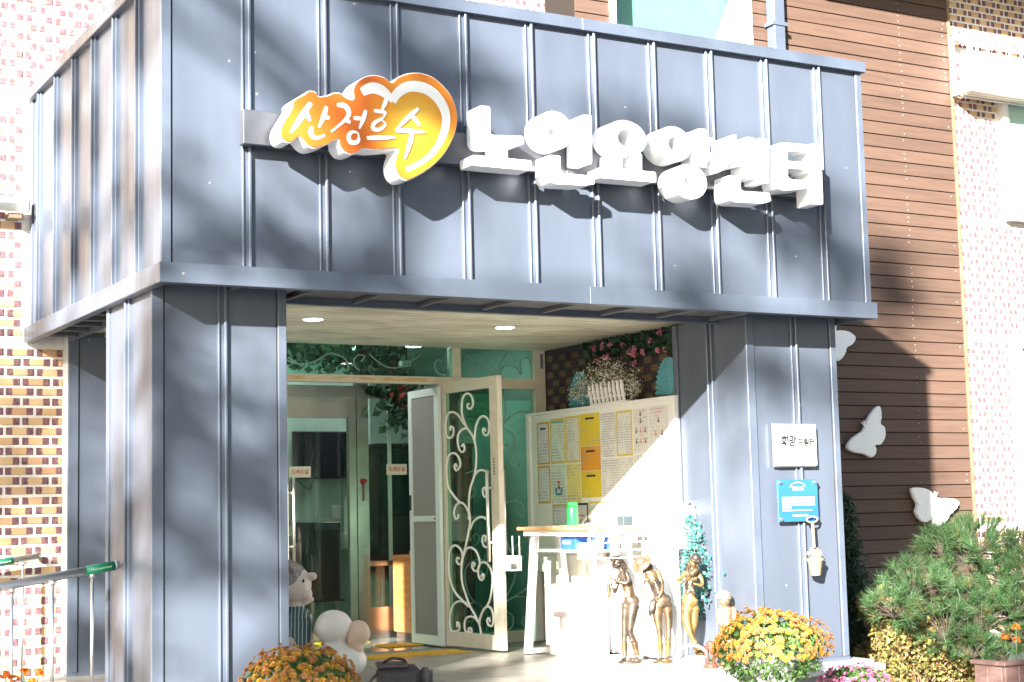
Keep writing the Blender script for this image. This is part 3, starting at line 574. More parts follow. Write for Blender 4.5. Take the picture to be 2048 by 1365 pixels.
# ------------------------------------------------------------------ signs on the canopy
SIGN_WHITE = mat('sign_white', (.90, .91, .92), .35, var=.02)
ls = thing('sign_lettering', 'raised white Korean channel letters on a dark rail across the canopy', 'sign', (2.9, -.06, 2.93))
RAIL = mat('rail_grey', (.075, .08, .095), .4, .3, var=.08)
MB().box(.437, 2.44, -.055, .012, 2.995, 3.183, .004).build('rail', RAIL, ls); MB().box(2.4425, 4.43, -.055, .012, 2.995, 3.183, .004).build('rail', RAIL, ls)
def ell(c, r, n=40): return [(c[0]+r[0]*math.cos(2*math.pi*k/n), c[1]+r[1]*math.sin(2*math.pi*k/n)) for k in range(n)]
def ccw(P):
    a = sum(P[i][0]*P[(i+1) % len(P)][1]-P[(i+1) % len(P)][0]*P[i][1] for i in range(len(P))); return P if a > 0 else P[::-1]
def soften(P, r=.012):
    out = []
    for i in range(len(P)):
        a, b, c = Vector(P[i-1]), Vector(P[i]), Vector(P[(i+1) % len(P)])
        d1 = min(r, (a-b).length*.4); d2 = min(r, (c-b).length*.4)
        p1 = b+(a-b).normalized()*d1; p2 = b+(c-b).normalized()*d2
        out += [tuple(p1), tuple((p1+p2+2*b)/4), tuple(p2)]
    return out
for si, (k, shapes) in enumerate(LETTERS.items()):
    m = MB(); q = 0
    for kind, d in shapes:
        y0 = -.2-.0006*q; q += 1
        if kind == 'p': m.prism(ccw(soften(d)), y0, -.056-.0003*q)
        else: m.ring(ell(d[:2], d[2:4]), ell(d[:2], d[4:6]), y0, -.056-.0003*q)
    m.build('letter', SIGN_WHITE, ls)
    cx = sum(d[0][0] if kk == 'p' else d[0] for kk, d in shapes)/len(shapes)

lg = thing('logo_sign', 'orange and yellow heart-shaped sign with white handwritten Korean', 'sign', (1.1, -.06, 2.83))
def logo_material():
    m = bpy.data.materials.new('logo_orange'); m.use_nodes = True; N = m.node_tree.nodes; L = m.node_tree.links; b = N['Principled BSDF']
    ge = N.new('ShaderNodeNewGeometry'); mp = N.new('ShaderNodeMapping'); mp.vector_type = 'POINT'
    mp.inputs['Location'].default_value = (-1.36*1.9, 0, -3.16*1.9); mp.inputs['Scale'].default_value = (1.9, 0, 1.9); L.new(ge.outputs['Position'], mp.inputs[0])
    gr = N.new('ShaderNodeTexGradient'); gr.gradient_type = 'SPHERICAL'; L.new(mp.outputs[0], gr.inputs[0])
    cr = N.new('ShaderNodeValToRGB'); L.new(gr.outputs['Fac'], cr.inputs[0]); e = cr.color_ramp.elements
    e[0].position = .0; e[0].color = (.58, .125, .016, 1); e[1].position = .95; e[1].color = (.72, .50, .06, 1); k = e.new(.40); k.color = (.58, .14, .016, 1); k = e.new(.7); k.color = (.66, .31, .025, 1)
    L.new(cr.outputs[0], b.inputs['Base Color']); b.inputs['Roughness'].default_value = .3; return m
lo = [tuple(v) for v in spline([(x, 0, z) for x, z in LOGO+LOGO[:1]], 3)][:-1]; lo = ccw([(v[0], v[2]) for v in lo])
MB().prism(lo, -.232, -.09).build('casing', SIGN_WHITE, lg)
cx = sum(v[0] for v in lo)/len(lo); cz = sum(v[1] for v in lo)/len(lo)
def inset(P, d):
    out = []
    for i in range(len(P)):
        a = Vector(P[i-1]); c = Vector(P[(i+1) % len(P)]); t = (c-a).normalized(); out.append((P[i][0]-t.y*d, P[i][1]+t.x*d))
    return out
MB().prism(inset(lo, .006), -.240, -.2325).build('face', logo_material(), lg)
def ribbon(pts, r, y, taper=False):
    """flat round-ended brush stroke in the XZ plane"""
    P = [Vector((v[0], v[2])) for v in spline([(x, 0, z) for x, z in pts], 5)]; Lf = []; Rt = []; n = len(P)
    for i, p_ in enumerate(P):
        t = (P[min(i+1, n-1)]-P[max(i-1, 0)]).normalized(); w = r*(1 if not taper else (.55+.75*math.sin(math.pi*min(1, .15+i/n))))
        Lf.append(p_+Vector((-t.y, t.x))*w); Rt.append(p_-Vector((-t.y, t.x))*w)
    vs = [(v.x, y, v.y) for v in Lf]+[(v.x, y, v.y) for v in Rt]
    fs = [(i, n+i, n+i+1, i+1) for i in range(n-1)]
    m = MB(); m.add(vs, fs)
    return m
PRINT = mat('print_white', (.85, .85, .83), .35)
_h = LOGO_STROKES[0]; LOGO_STROKES = [(_h[0], _h[1][:5]), (_h[0], _h[1][4:])]+LOGO_STROKES[1:]
for i, (r, pts) in enumerate(LOGO_STROKES):
    ribbon(pts, r, -.2412-.0004*i, True).build('stroke', PRINT, lg)
for x in (.9, 1.45): MB().box(x-.02, x+.02, -.0895, -.0565, 3.05, 3.14).build('bracket', RAIL, lg)

# ------------------------------------------------------------------ plaques and ornament on the pillar
wp = thing('plaque', 'white square plaque with black brush lettering on the metal pillar', 'plaque', (4.36, .26, 1.28))
MB().box(4.187, 4.527, .257, .282, 1.278, 1.550, .004).build('board', mat('plaque_white', (.50, .50, .50), .4), wp)
MB().box(4.180, 4.534, .2821, .290, 1.270, 1.556).build('frame', STEEL, wp)
INK = mat('ink_black', (.012, .012, .014), .6); GREYINK = mat('ink_grey', (.25, .25, .27), .6); TEAL_INK = mat('ink_teal', (.1, .35, .4), .6)
def loc_text(body, size, m, th, x, y, z, kind='front', shear=0, name='lettering', sx=1.0, bold=0):
    O = th.location; c, s_ = math.cos(-th.rotation_euler.z), math.sin(-th.rotation_euler.z)
    return text_mesh(body, size, name, m, th, facing(x-O.x, y-O.y, z-O.z, kind) @ Matrix.Diagonal((sx, 1, 1, 1)), shear=shear, bold=bold)
loc_text('희망', .078, INK, wp, 4.285, .2552, 1.436, shear=.15, bold=.0030, sx=.88); loc_text('드림터', .060, INK, wp, 4.436, .2552, 1.428, shear=.12, bold=.0026, sx=.90)
loc_text('▪  ▪ ▪', .02, GREYINK, wp, 4.36, .2552, 1.505)
lines = MB()
def textbars(m, x0, x1, y, z, h, rng, gap=.5):
    x = x0
    while x < x1:
        w = h*rng.uniform(.7, 1.0); m.add([(x, y, z), (min(x1, x+w), y, z), (min(x1, x+w), y, z+h), (x, y, z+h)], [(0, 1, 2, 3)])
        x += w+h*rng.uniform(.12, .9 if rng.random() < .25 else .2)
rg = random.Random(11)
textbars(lines, 4.27, 4.47, .2552, 1.368, .007, rg);  textbars(lines, 4.29, 4.345, .2552, 1.325, .012, rg); textbars(lines, 4.40, 4.465, .2552, 1.325, .012, rg); stuff(lines.build('small_print', GREYINK, wp))
bp_ = thing('plaque', 'blue acrylic plaque with white lettering below the white plaque', 'plaque', (4.355, .26, .915))
BLUE = mat('plaque_blue', (.018, .105, .33), .12, var=.12, vscale=3, coat=.5)
MB().box(4.187, 4.522, .262, .276, .913, 1.188, .003).build('board', BLUE, bp_)
loc_text('TENA', .036, PRINT, bp_, 4.352, .2602, 1.128, sx=1.1)
ar = [(4.352+.07*math.cos(R(a)), 1.125+.045*math.sin(R(a))) for a in range(20, 170, 10)]; ribbon(ar, .0016, .2600).build('arc', PRINT, bp_)
lines = MB()
for k in range(4): textbars(lines, 4.218, 4.49 if k < 3 else 4.29, .2602, 1.062-k*.021, .0125, rg)
textbars(lines, 4.22, 4.47, .2602, .985, .005, rg); textbars(lines, 4.30, 4.43, .2602, .950, .008, rg); stuff(lines.build('small_print', PRINT, bp_))
for x in (4.205, 4.504):
    for zz in (.932, 1.170):
        b = MB(); b.tube([(x, .262, zz), (x, .248, zz)], .011, 12); b.build('standoff', STEEL, bp_)
ob = thing('hanging_ornament', 'small beige bucket ornament hanging beside the blue plaque', 'ornament', (4.45, .24, .56))
RUSTIC = mat('rustic_beige', (.26, .215, .14), .7, var=.25, vscale=40, bump=.3)
b = MB(); b.tube([(4.44+.045*math.cos(t*.5236), .235, .925+.02*math.sin(t*.5236)) for t in range(13)], .006, 6); b.build('ring', RUSTIC, ob, True)
b = MB(); b.tube(spline([(4.442, .235, .905), (4.446, .235, .83), (4.45, .238, .74)], 4), [.010]*8+[.013], 8); b.build('rope', mat('sisal', (.30, .23, .15), .9, bump=.6, bscale=150), ob, True)
b = MB(); b.lathe([(.030, .56), (.034, .565), (.042, .61), (.044, .612), (.052, .655), (.058, .66), (.058, .672), (.05, .672)], (4.452, .236, 0), 16); b.build('bucket', RUSTIC, ob, True)
cards(220, shell((4.45, .236, .70), (.045, .04, .045), .2), .016, 'dried_flower', leafmat('dried', [(.45, .40, .30), (.35, .30, .2), (.5, .46, .38)]), ob, kind='stuff', seed=4)

# ------------------------------------------------------------------ butterflies
BW = mat('butterfly_white', (.84, .87, .86), .5, var=.02)
BL = ['white cut-out butterfly half hidden behind the plaque pillar edge', 'white cut-out butterfly on the timber, wings tilted upright', 'white cut-out butterfly on the timber with spread level wings']
for i, P in enumerate(BUTTERFLIES):
    cx = sum(p_[0] for p_ in P)/len(P); cz = sum(p_[1] for p_ in P)/len(P)
    t = thing('butterfly_decoration', BL[i], 'decoration', (cx, 3.02, cz), 0, 'white butterflies on the timber wall')
    sp_ = ccw([(v[0], v[2]) for v in spline([(x, 0, z) for x, z in P+P[:1]], 4)][:-1])
    MB().prism(sp_, 2.975, 3.012, .008).build('wing', BW, t)
    a = P[0]; d = Vector((a[0]-cx, a[1]-cz)).normalized()
    for s_ in (-.35, .35):
        e = Vector((d.x*math.cos(s_)-d.y*math.sin(s_), d.x*math.sin(s_)+d.y*math.cos(s_)))
        MB().tube([(a[0]-d.x*.03, 2.992, a[1]-d.y*.03), (a[0]+e.x*.03, 2.992, a[1]+e.y*.03), (a[0]+e.x*.05, 2.992, a[1]+e.y*.05)], .007, 6).build('antenna', BW, t)
    MB().tube([(cx, 3.012, cz), (cx, 3.046, cz)], .01, 8).build('standoff', STEEL, t)

# ------------------------------------------------------------------ glazed entrance
YD = 3.17
ent = thing('glazed_entrance', 'cream framed glass entrance screen with scroll decoration and transom', 'entrance', (2.6, YD, 0))
f = MB()
f.box(1.10, 4.168, YD-.03, YD+.05, 2.028, 2.083)                       # header
f.box(3.337, 3.395, YD-.032, YD+.052, 2.085, 2.318).box(4.075, 4.168, YD-.032, YD+.052, .0, 2.0275).box(4.075, 4.168, YD-.032, YD+.052, 2.0835, 2.318)
f.box(3.225, 3.285, YD-.032, YD+.052, .0, 2.0275)                       # hinge post
f.box(3.286, 4.074, YD-.028, YD+.048, .0, .085).box(3.286, 4.074, YD-.028, YD+.048, 2.0, 2.0275)
f.box(1.10, 1.16, YD-.032, YD+.052, .0, 2.0275)
f.build('frame', CREAM, ent)
MB().box(1.30, 3.10, YD-.0325, YD-.0305, 2.043, 2.068).build('tape_residue', mat('old_glue', (.50, .34, .13), .8, col2=(.62, .56, .42), vscale=9, stretch=(1, 1, 6)), ent)
MB().box(4.125, 4.15, YD-.0345, YD-.0325, 2.17, 2.29).build('worn_patch', mat('bare_patch', (.12, .13, .14), .8), ent)
for x0, x1, z0, z1 in ((1.16, 3.336, 2.084, 2.316), (3.396, 4.074, 2.084, 2.316), (3.286, 4.074, .086, 1.999)):
    MB().box(x0, x1, YD+.006, YD+.014, z0, z1).build('pane', GLASS, ent)
FROST = mat('frosted_scroll', (.17, .30, .26), .6)
def scroll(parent, strokes, y, name, m, r, fn, n=6):
    for st in strokes:
        P = [fn(u, z) for u, z in st]
        b = MB(); b.tube(spline(P, 4), r, n); b.build(name, m, parent, True)
# scrollwork behind the fixed pane and the transom
scroll(ent, SCROLLS, 0, 'scroll', FROST, .006, lambda u, z: (4.06-(u-.08)*1.12, YD-.004, .10+(z-.11)*1.02))
tr1 = [[(1.86, 2.26), (1.92, 2.20), (2.02, 2.16), (2.14, 2.17), (2.24, 2.22), (2.30, 2.25)], [(2.30, 2.25), (2.40, 2.22), (2.44, 2.17), (2.44, 2.12)], [(2.62, 2.25), (2.68, 2.20), (2.78, 2.15), (2.90, 2.16), (3.00, 2.22), (3.05, 2.25)],
       [(2.55, 2.19), (2.58, 2.23), (2.53, 2.24), (2.49, 2.20), (2.50, 2.15), (2.54, 2.12)], [(3.24, 2.20), (3.21, 2.22), (3.18, 2.19), (3.18, 2.15), (3.21, 2.11), (3.27, 2.10)], [(1.62, 2.28), (1.68, 2.20), (1.76, 2.12)]]
tr2 = [[(3.72, 2.09), (3.70, 2.18), (3.65, 2.25), (3.62, 2.30)], [(3.72, 2.09), (3.62, 2.17), (3.53, 2.16), (3.49, 2.11), (3.52, 2.21), (3.47, 2.25), (3.43, 2.20)], [(3.74, 2.09), (3.80, 2.18), (3.90, 2.18), (3.96, 2.12), (3.95, 2.22), (4.02, 2.26), (4.05, 2.20)], [(3.72, 2.09), (3.78, 2.22), (3.83, 2.29)]]
scroll(ent, tr1+tr2, 0, 'scroll', FROST, .006, lambda u, z: (u, YD-.004, z))

# the open door leaf, hinged on the post and swung outwards
DW = .789; dang = math.atan2(2.385-3.17, 3.294-3.213)
dl = thing('glass_door', 'cream framed glass door with white iron scrolls, swung open outwards', 'door', (3.213, 3.13, 0), dang)
# local: x along the leaf, y through it (negative y looks back to the left)
f = MB(); f.box(0, .072, -.022, .022, .018, 2.03).box(DW-.10, DW, -.022, .022, .018, 2.03).box(.0725, DW-.1005, -.021, .021, .018, .125).box(.0725, DW-.1005, -.021, .021, 1.945, 2.03); f.build('frame', CREAM, dl, local=True)
MB().box(.073, DW-.101, -.004, .004, .126, 1.944).build('pane', GLASS, dl, local=True)
IRON = mat('white_iron', (.74, .74, .70), .4)
for st in SCROLLS:
    P = [(min(DW-.102, max(.078, u)), -.013, min(1.94, max(.128, z))) for u, z in st]
    b = MB(); b.tube(spline(P, 4), .0085, 6); b.build('scroll', IRON, dl, True, local=True)
for sy in (-1, 1):
    b = MB(); b.tube([(DW-.075, sy*.075, .66), (DW-.075, sy*.075, 1.33)], .0125, 10)
    for zz in (.80, 1.20): b.tube([(DW-.075, sy*.075, zz), (DW-.075, sy*.02, zz)], .008, 8)
    b.build('pull_handle', STEEL, dl, True, local=True)
b = MB()
for k in range(6): b.box(DW-.063, DW-.049, -.0232, -.0222, 1.405-k*.022, 1.42-k*.022)
b.build('small_sticker', INK, dl, local=True)
# second leaf, folded inwards at the left jamb
d2 = thing('glass_door', 'second glass door leaf folded inwards at the left jamb with a steel pull', 'door', (1.955, 3.24, 0))
b = MB(); b.box(1.935, 1.970, 3.225, 3.30, .018, 2.02).box(1.935, 1.970, 3.90, 3.97, .018, 2.02).box(1.936, 1.969, 3.3005, 3.8995, .018, .12).box(1.936, 1.969, 3.3005, 3.8995, 1.94, 2.02); b.build('frame', CREAM, d2)
MB().box(1.950, 1.956, 3.301, 3.899, .121, 1.939).build('pane', GLASS, d2)
b = MB(); b.tube([(2.03, 3.262, .66), (2.03, 3.262, 1.33)], .0125, 10)
for zz in (.80, 1.20): b.tube([(2.03, 3.262, zz), (1.97, 3.262, zz)], .008, 8)
b.build('pull_handle', STEEL, d2, True)
# folded insect screen at the right jamb
ALU = mat('white_aluminium', (.62, .70, .70), .35, .2); MESH = mat('insect_mesh', (.20, .205, .20), .8, var=.1, vscale=200)
sc = thing('screen_door', 'narrow folded insect screen with grey mesh and white aluminium frame', 'door', (3.17, 3.2, 0))
XS = 3.172
f = MB(); f.box(XS-.014, XS+.014, 3.085, 3.155, .012, 2.0).box(XS-.014, XS+.014, 3.555, 3.615, .012, 2.0).box(XS-.0135, XS+.0135, 3.1555, 3.5545, .012, .085).box(XS-.0135, XS+.0135, 3.1555, 3.5545, 1.94, 2.0).box(XS-.0135, XS+.0135, 3.1555, 3.5545, .96, 1.005); f.build('frame', ALU, sc)
for z0, z1 in ((.086, .9595), (1.0055, 1.9395)): MB().box(XS-.006, XS+.006, 3.156, 3.554, z0, z1).build('mesh_panel', MESH, sc)
MB().box(XS-.022, XS-.0145, 3.58, 3.60, 1.05, 1.17).build('handle', BLACK, sc); MB().box(XS-.02, XS-.0145, 3.16, 3.175, .975, .99).build('latch', BLACK, sc)

# ------------------------------------------------------------------ hall behind the doors
PALE = mat('hall_wall', (.42, .52, .46), .7, var=.05); HALLF = mat('hall_floor', (.16, .20, .18), .12, var=.2, vscale=3)
def hall(name, m, *b): return struct(MB().box(*b).build(name, m))
hall('hall_floor', HALLF, .96, 4.9, 3.135, 7.2, -.03, .0)
hall('hall_ceiling', mat('hall_ceiling', (.55, .60, .55), .7), .96, 4.9, 3.225, 7.2, 2.55, 2.62)
hall('wall_hall_back', PALE, .96, 4.9, 7.0, 7.1, .0, 2.55); hall('wall_hall_left', PALE, .96, 1.06, 3.25, 6.99, .0, 2.55); hall('wall_hall_right', PALE, 4.8, 4.9, 3.27, 6.99, .0, 2.55)
hall('wall_hall_partition', PALE, 2.45, 3.75, 5.65, 5.75, 0, 2.55)
# inner glass partition with steel frame
ip = thing('inner_partition', 'stainless steel framed inner glass doors across the hall', 'partition', (3, 4.32, 0))
YI = 4.30
f = MB()
for x0, x1 in ((1.07, 1.12), (1.95, 2.05), (3.0, 3.105), (3.86, 3.96), (4.74, 4.79)): f.box(x0, x1, YI-.03, YI+.04, .0, 2.545)
for a, b_ in ((1.1205, 1.9495), (2.0505, 2.9995), (3.1055, 3.8595), (3.9605, 4.7395)):
    f.box(a, b_, YI-.025, YI+.035, 2.0, 2.10)
f.box(3.1055, 3.8595, YI-.025, YI+.035, .0, .26).box(3.1055, 3.8595, YI-.025, YI+.035, .60, .64)
f.build('frame', mat('brushed_steel', (.40, .38, .36), .25, 1.0, var=.1), ip)
d_ = MB(); d_.box(2.055, 2.12, YI-.022, YI+.03, .01, 1.995).box(2.93, 2.995, YI-.022, YI+.03, .01, 1.995).box(2.1205, 2.9295, YI-.02, YI+.028, .01, .14).box(2.1205, 2.9295, YI-.02, YI+.028, 1.83, 1.995); d_.build('door_frame', MATS['brushed_steel'], ip)
for a, b_, z0, z1 in ((2.121, 2.929, .141, 1.829), (3.106, 3.859, .641, 1.999), (3.106, 3.859, .261, .599), (1.121, 1.949, .01, 1.999), (3.961, 4.739, .01, 1.999), (2.051, 2.999, 2.101, 2.545), (3.106, 3.859, 2.101, 2.545), (1.121, 1.949, 2.101, 2.545)):
    MB().box(a, b_, YI+.002, YI+.009, z0, z1).build('pane', CLEAR, ip)
STK = mat('sticker_cream', (.62, .58, .46), .6); RED = mat('ink_red', (.55, .06, .04), .6)
for x, z in ((2.50, 1.385), (3.375, 1.40)):
    lb = thing('door_sticker', 'cream sticker with red Korean print on the inner glass door' if x < 3 else 'cream sticker with red Korean print on the fixed inner pane', 'sticker', (x, YI, z), 0, 'cream stickers on the inner glass')
    MB().box(x-.095, x+.095, YI-.0025, YI-.0005, z-.045, z+.045, .0008).build('label', STK, lb); loc_text('도레도실', .042, RED, lb, x, YI-.0035, z, bold=.001)
wr = thing('wreath_ornament', 'tiny red flower ornament hung on the inner steel post', 'ornament', (3.05, YI-.04, 1.28))
cards(40, shell((3.05, YI-.045, 1.30), (.025, .012, .025), .2), .02, 'petal', leafmat('red_petal', [(.4, .03, .03), (.5, .1, .06)]), wr, kind='stuff', seed=2)
MB().box(3.044, 3.056, YI-.042, YI-.032, 1.14, 1.28).build('tassel', mat('tassel', (.12, .08, .06), .9), wr)
# television, black cabinet, wash basin, cables on the partition wall
tv = thing('television', 'large dark television screen on the pale hall wall', 'television', (3.2, 5.58, 1.4))
MB().box(2.95, 3.62, 5.56, 5.60, 1.36, 1.79, .006).build('bezel', BLACK, tv); MB().box(2.965, 3.605, 5.556, 5.5595, 1.375, 1.775).build('screen', mat('screen', (.006, .008, .018), .15), tv); MB().box(3.2, 3.36, 5.601, 5.645, 1.5, 1.65).build('mount', BLACK, tv)
bc = thing('cabinet', 'tall black cabinet in the hall below the television', 'cabinet', (3.0, 5.1, 0))
MB().box(2.87, 3.16, 5.0, 5.4, .30, .97, .006).build('body', mat('cabinet_black', (.014, .018, .022), .3), bc); MB().box(2.90, 3.13, 4.992, 4.9995, .90, .955).build('panel', mat('cabinet_grey', (.06, .07, .075), .3), bc)
b = MB()
for x in (2.89, 3.12):
    for y in (5.03, 5.36): b.box(x, x+.025, y, y+.025, 0, .299)
b.build('stand', STEEL, bc); MB().box(2.85, 3.18, 4.98, 5.42, .285, .2995).build('tray', BLACK, bc)
cb = thing('cable_bundle', 'loose grey cables hanging on the wall below the television', 'cable', (2.9, 5.6, 1.0))
for k, pts in enumerate(([(2.95, 5.63, 1.36), (2.92, 5.6, 1.25), (2.98, 5.61, 1.2), (2.93, 5.62, .95)], [(3.0, 5.63, 1.36), (3.1, 5.58, 1.27), (3.15, 5.6, 1.33), (3.16, 5.63, 1.36)], [(2.90, 5.63, 1.34), (2.86, 5.6, 1.1), (2.90, 5.62, .8)])):
    MB().tube(spline(pts, 6), .006, 6).build('cable', mat('cable_grey', (.15, .16, .16), .6), cb, True)
ws = thing('wall_shelf', 'pale wall ledge running behind the black cabinet', 'shelf', (3, 5.6, .8)); MB().box(2.46, 3.74, 5.52, 5.648, .72, .86, .004).build('ledge', WHITE_WARM, ws); MB().box(2.6, 2.72, 5.45, 5.519, .64, .72).build('bracket', WHITE, ws)
sb = thing('wall_switch', 'small pale switch box on the hall wall', 'switch', (3.4, 5.64, 1.05)); MB().box(3.36, 3.44, 5.62, 5.648, 1.0, 1.12, .004).build('plate', WHITE_WARM, sb); MB().box(3.385, 3.415, 5.612, 5.6195, 1.03, 1.09).build('rocker', WHITE, sb)
dc2 = thing('cupboard', 'tall dark wood cupboard deep in the hall behind the fixed inner pane', 'cupboard', (3.95, 5.1, 0))
DKW = wood_material('dark_wood', (.018, .014, .012), (.028, .021, .018), (.04, .03, .025))
MB().box(3.50, 4.45, 4.95, 5.40, .05, 1.62).build('body', DKW, dc2); MB().box(3.48, 4.47, 4.93, 5.42, 1.6205, 1.65).build('top', DKW, dc2); MB().box(3.53, 4.42, 4.98, 5.38, 0, .0495).build('plinth', BLACK, dc2)
for x in (3.52, 3.83, 4.14): MB().box(x, x+.29, 4.937, 4.9495, .08, 1.0, .004).build('door', DKW, dc2); MB().box(x, x+.29, 4.937, 4.9495, 1.03, 1.59, .004).build('glazed_door', mat('cabinet_glass', (.03, .045, .045), .08), dc2); MB().tube([(x+.27, 4.925, .55), (x+.27, 4.925, .7)], .006, 6).build('knob', STEEL, dc2)
MB().box(3.44, 3.47, 4.60, 4.62, .0, 2.1).build('side_panel', WHITE_WARM, dc2)
# orange wooden shoe cabinet between the doors
ORANGE = wood_material('orange_pine', (.42, .14, .03), (.52, .19, .05), (.60, .26, .08))
oc = thing('cabinet', 'orange pine cabinet with a white notice plate, inside the entrance', 'cabinet', (3.35, 3.95, 0))
m = MB(); m.box(3.29, 3.72, 3.80, 4.22, .06, .66).box(3.28, 3.73, 3.79, 4.225, .6605, .685); m.build('body', ORANGE, oc); MB().box(3.315, 3.71, 3.785, 3.7995, .09, .42, .004).build('door', ORANGE, oc)
MB().box(3.305, 3.70, 3.82, 4.2, .0, .0595).build('plinth', mat('dark_plinth', (.05, .03, .02), .6), oc)
MB().box(3.305, 3.425, 3.790, 3.7985, .535, .645, .003).build('notice_plate', WHITE, oc); loc_text('고충처리함', .026, INK, oc, 3.365, 3.7885, .59, bold=.0012)
# notice paper behind the fixed pane
np_ = thing('notice_sheet', 'pale printed notice sheet taped high behind the glass', 'paper', (3.55, YD+.02, 1.72))
MB().box(3.41, 3.75, YD+.0165, YD+.018, 1.70, 1.96).build('sheet', mat('notice_paper', (.55, .62, .52), .7), np_); loc_text('입소절차안내', .045, GREYINK, np_, 3.585, YD+.0155, 1.91)
lines = MB(); 
for k in range(7): textbars(lines, 3.44, 3.72 if k % 3 else 3.62, YD+.0155, 1.855-k*.02, .009, rg)
stuff(lines.build('small_print', GREYINK, np_))
# hall lights: one seen through the transom, the rest added to light the hall
HL = mat('hall_lamp', (.95, 1, .97), .5, emit=14)
for x, y in ((2.62, 3.75), (3.9, 5.0), (2.7, 5.2), (1.7, 3.9), (4.3, 3.8), (3.35, 6.3)):
    l_ = thing('ceiling_light', 'round lit lamp in the ceiling of the hall', 'light', (x, y, 2.54), 0, 'round hall lamps'); MB().lathe([(.085, 0), (.085, .012)], (x, y, 2.532), 20).build('diffuser', HL, l_); MB().lathe([(.10, 0), (.10, .004)], (x, y, 2.545), 20).build('rim', WHITE, l_)
# motion sensor above the doors
ms = thing('door_sensor', 'small white door sensor behind the transom glass', 'sensor', (2.97, 3.3, 2.2)); MB().box(2.93, 3.01, 3.24, 3.30, 2.17, 2.215, .006).build('housing', WHITE, ms); MB().box(2.95, 2.99, 3.236, 3.2395, 2.178, 2.19).build('lens', BLACK, ms)
# artificial creeper hung inside
cr_ = thing('artificial_creeper', 'green artificial creeper with red blooms hung inside by the glass', 'plant', (3.3, 3.95, 1.6))
for k, (a, b_) in enumerate((((3.15, 4.22, 2.5), (3.35, 4.2, 1.75)), ((3.45, 4.22, 2.5), (3.3, 4.2, 1.9)), ((2.2, 4.22, 2.45), (2.9, 4.22, 2.4)))):
    MB().tube(spline([a, ((a[0]+b_[0])/2+.05, a[1], (a[2]+b_[2])/2), b_], 5), .006, 6).build('stem', mat('vine', (.05, .07, .03), .8), cr_)
DKL = leafmat('creeper_leaf', [(.02, .06, .03), (.04, .10, .045), (.03, .08, .05)])
def along(a, b, r):
    a, b = np.array(a), np.array(b)
    return lambda g: a+(b-a)*g.uniform()+g.normal(size=3)*r
cards(420, along((3.15, 4.2, 2.45), (3.45, 4.18, 1.75), (.12, .04, .10)), .06, 'leaf', DKL, cr_, kind='stuff', seed=3)
cards(320, along((2.1, 4.2, 2.42), (3.0, 4.2, 2.3), (.10, .03, .07)), .06, 'leaf', DKL, cr_, kind='stuff', seed=6)
cards(30, along((3.25, 4.14, 2.1), (3.5, 4.14, 1.9), (.06, .02, .05)), .04, 'petal', MATS['red_petal'], cr_, kind='stuff', seed=8)

# yellow tactile mats
TACT = mat('tactile_yellow', (.62, .36, .02), .55, var=.12, vscale=20)
def mat_strip(x0, x1, y0, y1, label):
    t = thing('tactile_mat', label, 'mat', ((x0+x1)/2, (y0+y1)/2, .003)); MB().box(x0, x1, y0, y1, .0015, .007, .002).build('sheet', TACT, t)
    b = MB(); n = int((x1-x0)/.035)
    for k in range(n): b.box(x0+.01+k*.035, x0+.03+k*.035, y0+.012, y1-.012, .0071, .0115, .002)
    stuff(b.build('ridge', TACT, t))
mat_strip(1.55, 3.14, 2.56, 2.84, 'long ribbed yellow tactile mat in front of the doors'); mat_strip(2.84, 3.155, 3.40, 3.66, 'short yellow tactile mat inside the threshold'); mat_strip(2.35, 2.98, 4.02, 4.20, 'yellow tactile mat before the inner doors')

